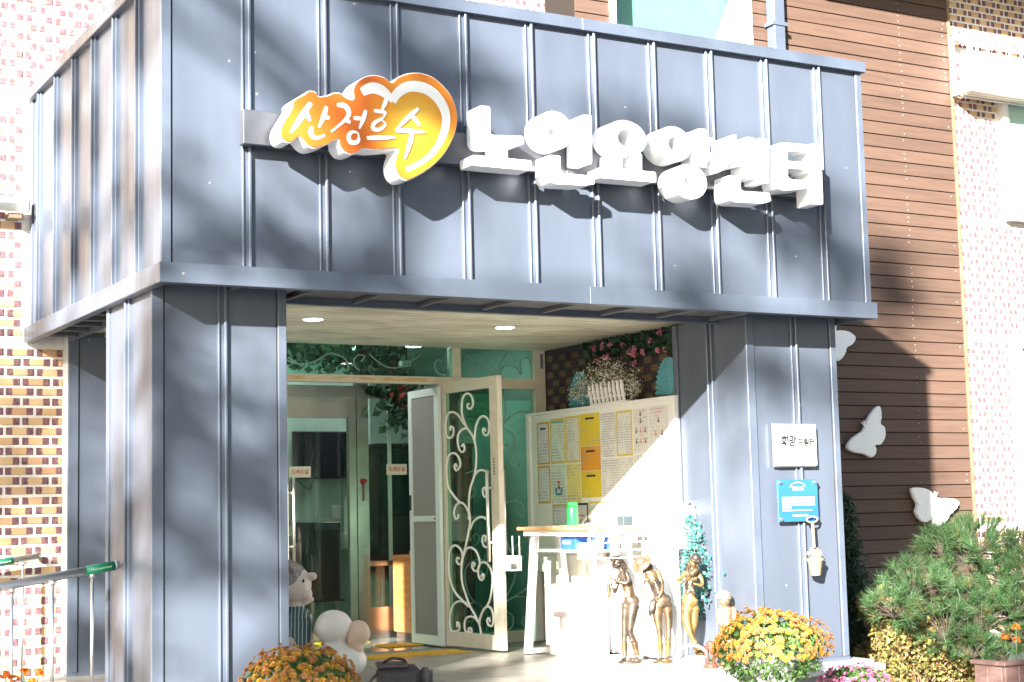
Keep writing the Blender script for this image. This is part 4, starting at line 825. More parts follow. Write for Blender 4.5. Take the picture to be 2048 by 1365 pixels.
# ------------------------------------------------------------------ notice board along the porch side wall (faces -X)
nb = thing('notice_board', 'tall white framed notice board standing along the porch side wall', 'board', (4.03, 2.1, 0))
XB = 3.99
MB().box(XB, XB+.05, 1.16, 3.08, .62, 1.775).build('panel', mat('board_face', (.72, .74, .70), .45, var=.02), nb)
f = MB(); f.box(XB-.018, XB+.07, 1.085, 1.159, .0, 1.80, .004).box(XB-.018, XB+.07, 3.081, 3.14, .0, 1.80, .004).box(XB-.018, XB+.07, 1.16, 3.08, 1.7755, 1.80, .004).box(XB-.017, XB+.069, 1.16, 3.08, .55, .619, .004); f.build('frame', WHITE, nb)
def paper_mat(name, base, ink=(.30, .30, .32), rows=42, dens=.5, seed=0, axis='z'):
    m = bpy.data.materials.new(name); m.use_nodes = True; MATS[name] = m; N = m.node_tree.nodes; L = m.node_tree.links; b = N['Principled BSDF']
    ge = N.new('ShaderNodeNewGeometry'); sp = N.new('ShaderNodeSeparateXYZ'); L.new(ge.outputs['Position'], sp.inputs[0])
    mr = N.new('ShaderNodeMath'); mr.operation = 'MULTIPLY'; mr.inputs[1].default_value = rows; L.new(sp.outputs['Z'], mr.inputs[0])
    fr = N.new('ShaderNodeMath'); fr.operation = 'FRACT'; L.new(mr.outputs[0], fr.inputs[0])
    gt = N.new('ShaderNodeMath'); gt.operation = 'GREATER_THAN'; gt.inputs[1].default_value = .55; L.new(fr.outputs[0], gt.inputs[0])
    mp = N.new('ShaderNodeMapping'); mp.inputs['Scale'].default_value = (0, 60, rows*.5); mp.inputs['Location'].default_value = (seed*3.3, seed, seed*1.7); L.new(ge.outputs['Position'], mp.inputs[0])
    nz = N.new('ShaderNodeTexNoise'); nz.inputs['Scale'].default_value = 1; nz.inputs['Detail'].default_value = 1; L.new(mp.outputs[0], nz.inputs['Vector'])
    n2 = N.new('ShaderNodeTexNoise'); n2.inputs['Scale'].default_value = 7; mp2 = N.new('ShaderNodeMapping'); mp2.inputs['Location'].default_value = (seed*2.1, seed*.7, seed); L.new(ge.outputs['Position'], mp2.inputs[0]); L.new(mp2.outputs[0], n2.inputs['Vector'])
    ad = N.new('ShaderNodeMath'); ad.operation = 'ADD'; L.new(nz.outputs['Fac'], ad.inputs[0]); L.new(n2.outputs['Fac'], ad.inputs[1])
    g2 = N.new('ShaderNodeMath'); g2.operation = 'GREATER_THAN'; g2.inputs[1].default_value = 1.0+(.5-dens)*.4; L.new(ad.outputs[0], g2.inputs[0])
    mu = N.new('ShaderNodeMath'); mu.operation = 'MULTIPLY'; L.new(gt.outputs[0], mu.inputs[0]); L.new(g2.outputs[0], mu.inputs[1])
    m2 = N.new('ShaderNodeMath'); m2.operation = 'MULTIPLY'; m2.inputs[1].default_value = .7; L.new(mu.outputs[0], m2.inputs[0])
    mx = N.new('ShaderNodeMix'); mx.data_type = 'RGBA'; mx.inputs[6].default_value = (*base, 1); mx.inputs[7].default_value = (*ink, 1); L.new(m2.outputs[0], mx.inputs[0])
    L.new(mx.outputs[2], b.inputs['Base Color']); b.inputs['Roughness'].default_value = .5; return m
PH_D = mat('photo_dark', (.10, .07, .06), .5); PH_R = mat('photo_pink', (.55, .20, .17), .5); PH_F = mat('photo_skin', (.50, .34, .26), .5)
def sheet(y0, y1, z0, z1, label, m, border=None, photos=None, bars=None, title=None, group='papers on the notice board'):
    """y1 > y0; the reader sees y1 on the left"""
    t = thing('notice_sheet', label, 'paper', (XB-.002, (y0+y1)/2, z0), 0, group)
    if border: MB().box(XB-.0012, XB-.0004, y0, y1, z0, z1).build('mount', border, t); e = .016
    else: e = 0
    x = XB-.0024 if border else XB-.0012
    MB().box(x, x+.0008, y0+e, y1-e, z0+e, z1-e).build('sheet', m, t)
    if title:
        b = MB(); yc = (y0+y1)/2; w = (y1-y0)*.22; b.add([(x-.0006, yc+w, z1-e-.045), (x-.0006, yc-w, z1-e-.045), (x-.0006, yc-w, z1-e-.03), (x-.0006, yc+w, z1-e-.03)], [(0, 1, 2, 3)]); b.build('heading', title, t)
    if photos:
        for k, (u, v, w, h, c) in enumerate(photos):
            yc = y1-(y1-y0)*u; zc = z0+(z1-z0)*v; pm = MB()
            pm.box(x-.001, x-.0002, yc-w/2, yc+w/2, zc-h/2, zc+h/2)
            ph = pm.build('photo', mat('photo_paper', (.62, .56, .52), .5), t)
            q = MB(); q.ball((x-.0012, yc, zc+h*.12), (.0006, w*.20, h*.2), 8); q.ball((x-.0012, yc, zc-h*.26), (.0006, w*.34, h*.22), 8); q.build('portrait', (PH_R, PH_D, PH_D)[c % 3] if c else PH_R, ph)
    if bars:
        for (u0, u1, v0, v1, c) in bars:
            MB().box(x-.0008, x-.0001, y1-(y1-y0)*u1, y1-(y1-y0)*u0, z0+(z1-z0)*v0, z0+(z1-z0)*v1).build('printed_block', c, t)
    return t
YEL = mat('mount_yellow', (.60, .46, .10), .6); OCH = mat('mount_ochre', (.52, .33, .06), .6)
PB = [paper_mat('paper_%s' % n_, c, seed=i, dens=d, rows=r) for i, (n_, c, d, r) in enumerate((('lilac', (.60, .62, .66), .45, 40), ('mint', (.58, .68, .60), .5, 44), ('ivory', (.62, .63, .56), .4, 46), ('yellow', (.66, .50, .03), .4, 50), ('orange', (.66, .30, .03), .35, 44), ('grey', (.62, .63, .60), .55, 55), ('pale_yellow', (.66, .60, .22), .4, 44), ('white', (.60, .60, .59), .25, 40)))]
GRN = mat('block_green', (.12, .42, .30), .6); PNK = mat('block_pink', (.75, .35, .50), .6); LIM = mat('block_lime', (.50, .65, .25), .6); BLU = mat('block_blue', (.06, .18, .30), .6); RDB = mat('block_red', (.65, .08, .10), .6)
sheet(2.80, 2.99, 1.385, 1.72, 'lilac printed sheet in the top corner of the board by the glass', PB[0], OCH, title=INK)
sheet(2.565, 2.787, 1.385, 1.735, 'mint printed sheet with green heading on the board top row', PB[1], YEL, bars=[(.08, .92, .90, .945, GRN)])
sheet(2.352, 2.555, 1.385, 1.74, 'ivory printed sheet beside the bright yellow column', PB[2], YEL)
sheet(2.065, 2.345, 1.50, 1.745, 'bright yellow printed sheet at the top of its column', PB[3], None, title=INK)
sheet(2.065, 2.345, 1.315, 1.498, 'orange printed sheet between two yellow sheets', PB[4], None, title=INK)
sheet(2.065, 2.345, 1.115, 1.313, 'bright yellow printed sheet at the foot of its column', PB[3], None, title=INK)
sheet(1.845, 2.055, 1.405, 1.735, 'grey closely printed sheet right of the bright yellow sheet', PB[5], None)
sheet(1.635, 1.842, 1.405, 1.735, 'grey printed sheet of ruled lines next to the portrait sheets', PB[5], YEL)
sheet(2.80, 2.99, 1.08, 1.375, 'lilac printed sheet under an orange strip by the glass', PB[0], OCH, bars=[(.0, 1, .94, 1, OCH)])
sheet(2.565, 2.787, 1.08, 1.375, 'pale blue poster with two dark hands and red print', PB[1], None, bars=[(.42, .58, .50, .58, RDB), (.46, .56, .36, .46, INK), (.26, .38, .26, .40, BLU), (.62, .74, .26, .40, BLU), (.3, .7, .20, .26, BLU)])
sheet(2.352, 2.555, 1.08, 1.375, 'pale yellow printed sheet under the ivory sheet', PB[6], None)
sheet(1.845, 2.055, 1.11, 1.395, 'grey printed sheet on a yellow strip, middle row of the board', PB[5], None)
sheet(1.635, 1.842, 1.11, 1.395, 'grey printed sheet with a short heading, middle row beside the portraits', PB[5], None, bars=[(.3, .7, .55, .57, GREYINK)])
sheet(2.47, 2.78, .86, 1.07, 'blue tinted sheet on an ochre mount behind the green bottle', PB[0], OCH)
sheet(2.26, 2.46, .84, 1.075, 'white poster with black frame and small portraits', PB[7], INK, photos=[(.5, .45, .03, .05, 1), (.25, .16, .035, .05, 1), (.5, .16, .035, .05, 2), (.75, .16, .035, .05, 1)], bars=[(.3, .7, .58, .62, RDB)])
for i, (a, b_) in enumerate(((2.06, 2.25), (1.85, 2.05), (1.635, 1.842))):
    sheet(a, b_, .80, 1.085, ['ruled timetable with pink and lime blocks beside the portrait poster', 'ruled timetable with pink and lime blocks, middle of three', 'ruled timetable with pink and lime blocks next to the portrait sheets'][i], PB[7], YEL,
          bars=[(.12, .3, .25, .48, PNK), (.78, .92, .30, .52, PNK), (.80, .92, .1, .25, LIM), (.8, .92, .6, .8, LIM)]+[(.12, .78, .2+.12*k, .205+.12*k, GREYINK) for k in range(6)])
pr1 = [(.5, .90, .035, .05, 1), (.5, .74, .035, .05, 2), (.2, .52, .032, .05, 1), (.5, .52, .032, .05, 0), (.8, .52, .032, .05, 1), (.2, .28, .032, .05, 2), (.5, .28, .032, .05, 0), (.8, .28, .032, .05, 1)]
sheet(1.43, 1.62, 1.42, 1.735, 'portrait sheet with small staff photographs next to the grey sheets', PB[7], None, photos=pr1)
sheet(1.185, 1.42, 1.40, 1.74, 'white portrait sheet with red heading in the board corner by the pillar', PB[7], None, photos=[(.5, .72, .036, .05, 1), (.35, .45, .036, .055, 0), (.68, .45, .036, .055, 1), (.35, .2, .03, .05, 0)], bars=[(.32, .72, .86, .90, PNK)])
pr2 = [(.5, .92, .03, .045, 0), (.35, .62, .035, .05, 1), (.65, .62, .035, .05, 2), (.2, .25, .035, .05, 1), (.5, .25, .035, .05, 2), (.8, .25, .035, .05, 0)]
sheet(1.43, 1.62, 1.11, 1.41, 'portrait sheet of six photographs in the middle row', PB[7], None, photos=pr2)
sheet(1.185, 1.42, 1.11, 1.39, 'sunlit white portrait sheet in the middle row by the pillar', PB[7], None, photos=[(.3, .7, .03, .045, 0), (.5, .3, .03, .045, 0)])
grid = [(.14+.24*i, .88-.24*j, .034, .048, (i+j) % 3) for j in range(4) for i in range(4)]
sheet(1.43, 1.62, .74, 1.10, 'portrait sheet with a grid of small photographs, bottom row', PB[7], None, photos=grid)
sheet(1.185, 1.42, .74, 1.10, 'sunlit portrait sheet with a few photographs, bottom row by the pillar', PB[7], None, photos=[(.2, .85, .03, .045, 0), (.45, .85, .03, .045, 0), (.7, .85, .03, .045, 0), (.6, .6, .03, .045, 0)])

# ------------------------------------------------------------------ console table and what stands on it
PINE = wood_material('pine_top', (.55, .30, .10), (.62, .36, .14), (.68, .42, .18))
tb = thing('console_table', 'narrow console table with pine top and white slanted steel legs', 'table', (3.52, 1.68, 0))
MB().box(3.33, 3.74, 1.20, 2.20, .885, .91, .004).build('table_top', PINE, tb)
MB().box(3.36, 3.71, 1.22, 2.15, .845, .8845).build('apron', WHITE, tb)
for y in (2.11, 1.24):
    b = MB()
    for xa, xb in ((3.43, 3.355), (3.64, 3.715)):
        b.add([(xa-.024, y-.022, .846), (xa+.024, y-.022, .846), (xa+.024, y+.022, .846), (xa-.024, y+.022, .846), (xb-.024, y-.022, .045), (xb+.024, y-.022, .045), (xb+.024, y+.022, .045), (xb-.024, y+.022, .045)],
              [(0, 1, 2, 3), (7, 6, 5, 4), (0, 4, 5, 1), (1, 5, 6, 2), (2, 6, 7, 3), (3, 7, 4, 0)])
    b.build('leg', WHITE, tb); MB().box(3.33, 3.74, y-.022, y+.022, .010, .0445).build('foot_bar', WHITE, tb)
    b = MB()
    for x in (3.34, 3.72): b.lathe([(.014, 0), (.014, .0098)], (x, y, 0), 10)
    b.build('rubber_foot', BLACK, tb)
# visitor register
vb = thing('papers', 'loose white papers lying on the pine table top', 'paper', (3.5, 1.7, .91)); 
for k, (x, y, a) in enumerate(((3.48, 1.95, .1), (3.52, 1.75, -.2), (3.55, 1.55, .15))):
    c_, s_ = math.cos(a), math.sin(a); b = MB(); b.add([(x+c_*u-s_*v, y+s_*u+c_*v, .9115+k*.002+w) for w in (0, .0015) for u, v in ((-.1, -.15), (.1, -.15), (.1, .15), (-.1, .15))], [(3, 2, 1, 0), (4, 5, 6, 7), (0, 1, 5, 4), (1, 2, 6, 5), (2, 3, 7, 6), (3, 0, 4, 7)]); b.build('sheet', PB[7] if k == 1 else WHITE, vb)
gb = thing('bottle', 'bright green plastic bottle at the back of the pine table', 'bottle', (3.70, 2.02, .91))
MB().lathe([(.040, .0), (.043, .01), (.043, .13), (.041, .135)], (3.70, 2.02, .91), 20).build('body', mat('green_plastic', (.02, .34, .08), .35), gb, True); MB().lathe([(.041, .1355), (.041, .165), (.036, .172)], (3.70, 2.02, .91), 20).build('cap', mat('green_cap', (.03, .42, .10), .4), gb, True)
PUMPW = mat('pump_white', (.78, .79, .78), .3); GEL = glassmat('clear_plastic', (.90, .93, .93), .8)
for i, (x, y) in enumerate(((3.35, 1.09), (3.52, 1.09))):
    bt = thing('pump_bottle', ['clear hand gel bottle with white pump in the wire basket, near the table leg', 'clear hand gel bottle with white pump in the wire basket, near the saxophone statue'][i], 'bottle', (x-.07, y, .70))
    x -= .07; z0 = .712
    MB().lathe([(.03, 0), (.035, .008), (.035, .125), (.024, .15), (.014, .158)], (x, y, z0), 18).build('body', GEL, bt, True)
    MB().lathe([(.028, 0), (.031, .006), (.031, .095)], (x, y, z0+.004), 16).build('gel', mat('gel', (.70, .76, .76), .2), bt, True)
    b = MB(); b.lathe([(.017, .158), (.017, .18), (.006, .182), (.006, .21), (.014, .212), (.014, .225)], (x, y, z0), 12); b.tube([(x, y, z0+.218), (x-.045, y, z0+.216), (x-.05, y, z0+.205)], .006, 8); b.build('pump', PUMPW, bt, True)
def wire_basket(name, label, x0, x1, y0, y1, z0, z1, hang):
    t = thing(name, label, 'basket', ((x0+x1)/2, (y0+y1)/2, z0)); r = .0035
    for zz in (z0, (z0+z1)/2, z1):
        MB().tube([(x0, y0, zz), (x1, y0, zz), (x1, y1, zz), (x0, y1, zz), (x0, y0, zz)], r, 6).build('rim', WHITE, t)
    b = MB(); n = 7
    for k in range(n+1):
        y = y0+(y1-y0)*k/n; b.tube([(x0, y, z1), (x0, y, z0), (x1, y, z0), (x1, y, z1)], r*.8, 5)
    stuff(b.build('wire', WHITE, t))
    for y in hang: MB().tube([(x1, y, z1), (x1, y, .845)], r, 6).build('hook', WHITE, t)
    return t
wire_basket('wire_basket', 'white wire basket hung on the near table end holding gel bottles', 3.20, 3.72, 1.03, 1.155, .70, .80, (1.05, 1.14))
wire_basket('wire_basket', 'small white wire basket hung at the table end by the glass door', 3.25, 3.34, 2.16, 2.30, .60, .70, (2.18, 2.28))
BLB = mat('box_blue', (.03, .11, .45), .4)
for i, (y0, y1, lab) in enumerate(((1.50, 1.70, 'blue tissue carton under the table top behind the wire basket'), (1.26, 1.36, 'small blue carton beside the gel bottles under the table'))):
    t = thing('carton', lab, 'box', (3.45, y0, .75)); MB().box(3.40, 3.52, y0, y1, .752, .835, .003).build('box', BLB, t); b = MB(); textbars(b, 0, .1, 0, .79, .02, rg); b.v = [(3.3985, y1-.03-v[0], v[2]) for v in b.v]; b.build('print', PRINT, t)
sh = thing('under_shelf', 'white shelf slung under the pine table top', 'shelf', (3.5, 1.7, .73)); MB().box(3.37, 3.70, 1.28, 2.07, .735, .750).build('board', WHITE, sh)
b = MB()
for y in (1.30, 2.05):
    for x in (3.385, 3.685): b.box(x-.006, x+.006, y-.006, y+.006, .7505, .8445)
b.build('hanger', WHITE, sh)
dc = thing('leaflet_stand', 'small dark leaflet holder with green leaflet on the table', 'leaflet', (3.65, 1.26, .91)); MB().box(3.62, 3.70, 1.23, 1.31, .911, .975, .003).build('holder', mat('holder', (.05, .07, .08), .3), dc); MB().box(3.635, 3.64, 1.24, 1.30, .9755, 1.0).build('leaflet', GRN, dc)
# white cabinets under and behind the table
wc = thing('cabinet', 'tall white cabinet behind the table near the glass', 'cabinet', (3.82, 2.3, 0))
MB().box(3.76, 3.965, 1.98, 2.55, .015, .70, .006).build('body', WHITE_WARM, wc); MB().box(3.75, 3.97, 1.97, 2.56, .7005, .725, .004).build('top', WHITE, wc); MB().box(3.77, 3.955, 1.99, 2.54, 0, .0145).build('base', BLACK, wc)
wc2 = thing('cabinet', 'low wide white cabinet under the notice board behind the statues', 'cabinet', (3.8, 1.5, 0))
MB().box(3.78, 3.968, 1.10, 1.95, .015, .66, .006).build('body', mat('pale_blue_white', (.74, .76, .80), .4), wc2); MB().box(3.771, 3.7795, 1.12, 1.52, .04, .64, .003).build('door', MATS['pale_blue_white'], wc2); MB().box(3.771, 3.7795, 1.53, 1.93, .04, .64, .003).build('door', MATS['pale_blue_white'], wc2); MB().box(3.79, 3.955, 1.12, 1.93, 0, .0145).build('base', BLACK, wc2)
bin_ = thing('storage_bin', 'white lidded storage bin under the table by the glass', 'bin', (3.55, 2.35, 0))
m = MB(); m.box(3.45, 3.72, 1.60, 1.98, .0, .46, .01); m.build('body', WHITE, bin_); MB().box(3.44, 3.73, 1.59, 1.99, .4605, .50, .008).build('lid', WHITE_WARM, bin_); MB().box(3.432, 3.4495, 1.70, 1.88, .28, .315).build('handle', mat('grip_grey', (.20, .17, .16), .5), bin_); MB().box(3.436, 3.4495, 1.775, 1.80, .19, .2795).build('latch', MATS['grip_grey'], bin_)

# ------------------------------------------------------------------ flowers on the board and garland on the brick
pk = thing('picket_planter', 'white picket planter standing on top of the notice board', 'planter', (4.02, 2.0, 1.80))
for k in range(9):
    y = 1.75+k*.055; b = MB(); b.add([(4.0, y-.014, 1.815), (4.0, y+.014, 1.815), (3.985, y+.019, 1.90), (3.98, y+.012, 1.955), (3.98, y, 1.965), (3.98, y-.012, 1.955), (3.985, y-.019, 1.90)] + [(4.008, y-.014, 1.815), (4.008, y+.014, 1.815), (3.993, y+.019, 1.90), (3.988, y+.012, 1.955), (3.988, y, 1.965), (3.988, y-.012, 1.955), (3.993, y-.019, 1.90)],
        [(0, 1, 2, 3, 4, 5, 6), (13, 12, 11, 10, 9, 8, 7)]+[(i, 7+i, 7+(i+1) % 7, (i+1) % 7) for i in range(7)]); b.build('picket', WHITE, pk)
MB().box(3.998, 4.055, 1.73, 2.21, 1.8015, 1.8145).build('base', WHITE, pk); MB().box(4.009, 4.015, 1.74, 2.2, 1.845, 1.86).build('rail', WHITE, pk)
GY = leafmat('gypsophila', [(.75, .73, .66), (.66, .62, .54), (.8, .78, .72)], trans=.2); GYS = leafmat('gyp_stem', [(.10, .14, .06), (.16, .20, .08)])
bq = thing('flower_bouquet', 'loose bouquet of tiny white gypsophila in the picket planter', 'flowers', (4.03, 2.0, 1.82))
cl = [((4.02, 2.33, 1.97), .11), ((4.0, 2.15, 2.02), .12), ((4.02, 1.98, 2.04), .13), ((4.0, 1.82, 2.02), .11), ((4.02, 1.68, 1.94), .11), ((4.0, 2.25, 1.93), .11), ((4.0, 1.95, 1.98), .12), ((4.0, 1.62, 1.88), .07), ((4.0, 2.42, 1.92), .07)]
def many(cl_, inner=.3):
    def fn(g):
        c, r = cl_[g.integers(len(cl_))]; d = g.normal(size=3); d /= np.linalg.norm(d); return np.array(c)+d*np.array((.6, 1, 1))*r*g.uniform(inner, 1.15)
    return fn
cards(1700, many(cl), .012, 'blossom', GY, bq, 1.0, 'stuff', seed=11); cards(500, many(cl, 0), .008, 'sprig', GYS, bq, 6, 'stuff', seed=12)
st = MB(); rr = random.Random(2)
for c, r in cl:
    for _ in range(4): st.tube([(4.02, 1.75+rr.random()*.45, 1.83), (4.02, (c[1]+2.0)/2, 1.9), (c[0], c[1]+rr.uniform(-.05, .05), c[2])], .0015, 4)
stuff(st.build('stem', mat('stem_green', (.12, .16, .07), .7), bq))
gl = thing('flower_garland', 'pink and white artificial flower garland along the top of the porch brick', 'flowers', (4.17, 1.9, 2.2))
cards(420, along((4.165, 2.5, 2.24), (4.165, 1.2, 2.24), (.012, .05, .045)), .045, 'leaf', DKL, gl, kind='stuff', seed=21)
PK = leafmat('pink_petal', [(.50, .06, .14), (.62, .18, .28), (.72, .55, .58)], trans=.2)
rr = random.Random(4); ctr = [((4.14, 1.2+rr.random()*1.25, 2.14+rr.random()*.15), .022) for _ in range(16)]+[((4.14, 1.80, 2.2-.05*k), .018) for k in range(3)]
cards(340, many(ctr), .026, 'petal', PK, gl, 1.1, 'stuff', seed=22)
TEALF = mat('teal_fabric', (.10, .34, .40), .6, var=.2, vscale=14, stretch=(1, 6, .3)); 
for y, lab in ((1.42, 'teal paper fan on the porch brick beside the pillar'), (2.62, 'teal paper fan on the porch brick behind the bouquet')):
    t = thing('paper_fan', lab, 'decoration', (4.17, y, 1.83))
    n = 20
    for k in range(n):
        a0, a1 = math.pi*k/n, math.pi*(k+1)/n; am = (a0+a1)/2; b = MB(); rad = .27; sy = .62
        P = [(4.185, y, 1.83), (4.182, y+sy*rad*math.cos(a0), 1.83+rad*math.sin(a0)), (4.162, y+sy*rad*math.cos(am), 1.83+rad*1.01*math.sin(am)), (4.182, y+sy*rad*math.cos(a1), 1.83+rad*math.sin(a1))]
        b.add(P, [(0, 1, 2), (0, 2, 3)]); b.build('fold', TEALF, t)

# ------------------------------------------------------------------ small framed sign on a post, teal creeper, basket, lantern
CR, SR = math.cos(YAW), math.sin(YAW)
fs = thing('frame_easel', 'small white frame with scalloped top on a white post', 'sign', (3.90, 1.02, 0), -R(20))
f = MB(); f.box(-.135, .135, -.03, .0, .745, .775).box(-.135, .135, -.03, .0, 1.005, 1.035).box(-.135, -.107, -.029, -.001, .7755, 1.0045).box(.107, .135, -.029, -.001, .7755, 1.0045); f.build('frame', WHITE, fs, local=True)
MB().box(-.107, .107, -.016, -.010, .7755, 1.0045).build('sheet', WHITE_WARM, fs, local=True); MB().box(-.06, .06, -.024, -.017, .778, .790).build('clip', mat('clip_gold', (.55, .4, .2), .5), fs, local=True)
for k in range(4):
    x = -.10+k*.067; MB().tube([(x+.034*math.cos(R(a)), -.015, 1.035+.028*math.sin(R(a))) for a in range(0, 181, 30)], .006, 6).build('scallop', WHITE, fs, True, local=True)
MB().box(-.014, .014, -.009, .015, .0, .7445).build('post', WHITE, fs, local=True); MB().lathe([(.07, 0), (.07, .012), (.03, .02)], (0, .003, 0), 16).build('base', WHITE, fs, local=True)
TL = leafmat('teal_leaf', [(.015, .13, .12), (.04, .22, .20), (.12, .36, .32), (.03, .17, .17)], trans=.2)
tc_ = thing('hanging_creeper', 'trailing teal artificial creeper hanging on the pillar side', 'plant', (3.985, .93, .3))
def trail(g):
    t = g.uniform() ** .8; z = .98-.72*t; w = .035+.075*math.sin(math.pi*min(1, t*1.05)) ** .7
    return np.array((3.955+g.normal()*.018, .93-.02*t+g.normal()*w*.75, z))
cards(1500, trail, .020, 'leaf', TL, tc_, 1.3, 'stuff', seed=31)
cards(170, lambda g: np.array((3.95+g.normal()*.015, .93+g.normal()*.03, .34+g.normal()*.04)), .018, 'bloom', GY, tc_, 1.1, 'stuff', seed=32)
for k in range(5): MB().tube(spline([(3.965, .93, 1.02), (3.96, .90+.02*k, .8), (3.96, .86+.035*k, .55), (3.96, .90+.015*k, .32)], 5), .0022, 5).build('stem', MATS['stem_green'], tc_)
MB().tube([(4.02, .93, 1.03), (3.95, .93, 1.03), (3.95, .93, 1.0)], .005, 6).build('hook', STEEL, tc_)
wb = thing('basket', 'small white wicker basket with hoop handle beside the violin statue', 'basket', (3.71, .62, 0), -R(15))
WICK = mat('wicker_white', (.76, .75, .70), .7, bump=.8, bscale=120)
MB().lathe([(.085, 0), (.10, .02), (.112, .055), (.105, .06), (.095, .02), (.02, .012)], (0, 0, 0), 20).build('bowl', WICK, wb, True, local=True)
MB().tube([(.115*math.cos(R(a)), 0, .05+.085*math.sin(R(a))) for a in range(0, 181, 12)], .009, 8).build('handle', WICK, wb, True, local=True)
lt = thing('lantern', 'small rusty red oil lantern on the porch floor', 'lantern', (3.755, .47, 0))
RUST = mat('rust_red', (.15, .045, .028), .6, .2, var=.3, vscale=30)
MB().lathe([(.058, 0), (.06, .008), (.055, .022), (.048, .026), (.048, .034)], (3.755, .47, 0), 16).build('base', RUST, lt, True); MB().lathe([(.05, .15), (.056, .155), (.05, .168), (.03, .178), (.032, .198), (.026, .205), (.01, .21)], (3.755, .47, 0), 16).build('cap', RUST, lt, True)
for k in range(6):
    a = k*math.pi/3+.3; b = MB(); b.tube([(3.755+.046*math.cos(a), .47+.046*math.sin(a), .034), (3.755+.046*math.cos(a), .47+.046*math.sin(a), .152)], .005, 6); b.build('bar', RUST, lt)
MB().lathe([(.038, .0345), (.038, .1495)], (3.755, .47, 0), 16, cap=False).build('chimney', CLEAR, lt, True); MB().tube([(3.755+.062*math.cos(R(a)), .47, .165+.03*math.sin(R(a))) for a in range(180, 361, 15)], .003, 6).build('handle', RUST, lt)
lt.scale = (.8, .8, .8)

# ------------------------------------------------------------------ statues
def bronze(name, c1, c2, rough=.38):
    return mat(name, c1, rough, .75, col2=c2, vscale=14, bump=.15, bscale=90)
BRZ_D = bronze('bronze_dark', (.055, .044, .036), (.17, .13, .10)); BRZ_M = bronze('bronze_mid', (.09, .065, .042), (.27, .18, .095)); BRZ_G = bronze('bronze_gold', (.20, .13, .055), (.42, .28, .11))
KS = .000695
class Fig:
    """figure laid out from a drawing: (cx, cy) in drawing units, depth w towards the viewer in metres"""
    def __init__(s, x0, y0, k=KS): s.x0 = x0; s.y0 = y0; s.k = k; s.m = MB()
    def P(s, cx, cy, w=0): return Vector(((cx-s.x0)*s.k, -w, (s.y0-cy)*s.k))
    def limb(s, pts, rs, n=12):
        q = [s.P(*p_) for p_ in pts]; full = spline(q, 5); rr_ = []
        for i in range(len(q)-1):
            for t in range(5): rr_.append((rs[i]+(rs[i+1]-rs[i])*t/5)*s.k)
        rr_.append(rs[-1]*s.k); s.m.tube(full, rr_, n)
        for p_, r_ in zip(q, rs): s.m.ball(p_, r_*s.k*.98, 10)
    def ell(s, cx, cy, rx, ry, rz, w=0, tilt=0): s.m.ball(s.P(cx, cy, w), (rx*s.k, ry*s.k, rz*s.k), 16, Matrix.Rotation(tilt, 3, 'Y'))
def hand(F, p0, d, spread, w=0, k=1.0):
    """palm and five fingers from p0 (drawing units) pointing along d"""
    d = Vector(d).normalized(); n_ = Vector((-d.y, d.x)); F.ell(p0[0]+d.x*12, p0[1]+d.y*12, 13*k, 9*k, 15*k, w)
    for i, (o, L_) in enumerate(((-10, 26), (-4, 32), (3, 31), (9, 25))):
        a = Vector(p0)+d*18*k+n_*o*k; b = a+d*L_*.55*k+n_*o*.1*spread; c = b+d*L_*.4*k+n_*6*k
        F.limb([(a.x, a.y, w+.001*i), (b.x, b.y, w+.004), (c.x, c.y, w+.002)], [5*k, 4.6*k, 4*k], 6)
    t = Vector(p0)+d*6*k-n_*11*k; u = t+d*12*k-n_*9*k; F.limb([(t.x, t.y, w+.006), (u.x, u.y, w+.010)], [5.4*k, 4.4*k], 6)
def strands(m, F, pts, n, spread, r, w, rng):
    for _ in range(n):
        o = [rng.gauss(0, spread) for _ in range(2)]; ww = w+rng.gauss(0, .012)
        m.tube(spline([F.P(x+o[0]*(1+.4*i), y+o[1], ww-.004*i) for i, (x, y) in enumerate(pts)], 4), r, 5)

# --- saxophone player
def pose(th): th.rotation_euler.z = -YAW
s1 = thing('bronze_statue', 'dark bronze statue of a long-haired figure playing a saxophone', 'statue', (3.545, 1.10, 0)); pose(s1)
F = Fig(320, 1198); 
F.limb([(350, 600), (335, 520), (325, 440), (300, 345)], [66, 47, 52, 48]); F.ell(300, 350, 50, 46, 42); F.ell(360, 610, 74, 60, 62)
F.limb([(375, 650, .02), (350, 780, .022), (335, 905, .024), (375, 1010, .012), (398, 1120, .005)], [60, 50, 32, 32, 20]); F.limb([(315, 650, -.015), (300, 780, -.012), (285, 905, -.005), (280, 1010, -.01), (282, 1120, -.012)], [56, 46, 31, 30, 19])
F.limb([(398, 1120, .005), (392, 1155, .012), (355, 1165, .03)], [20, 20, 13]); F.limb([(282, 1120, -.012), (280, 1155, -.005), (245, 1166, .01)], [19, 19, 12])
F.limb([(395, 1010, .012), (348, 985, .03), (340, 955, .02)], [20, 14, 10])
F.limb([(285, 330), (262, 300), (240, 268)], [24, 21, 24]); F.ell(228, 250, 38, 44, 50, .004, .25)
F.limb([(190, 258, .004), (183, 268, .004)], [9, 7]); F.ell(205, 285, 16, 18, 14); F.ell(200, 234, 14, 26, 7, .004)    # nose, chin, brow
F.ell(212, 246, 7, 5, 5, .028); F.ell(203, 275, 9, 12, 5, .012); F.ell(252, 258, 8, 6, 13, .033)                      # eye, lips, ear
F.limb([(318, 340, .035), (335, 400, .055), (310, 435, .065), (240, 420, .05), (190, 398, .03)], [27, 23, 21, 18, 13]); F.limb([(275, 350, -.03), (235, 440, -.03), (205, 520, -.01), (192, 500, .01)], [25, 21, 19, 13])
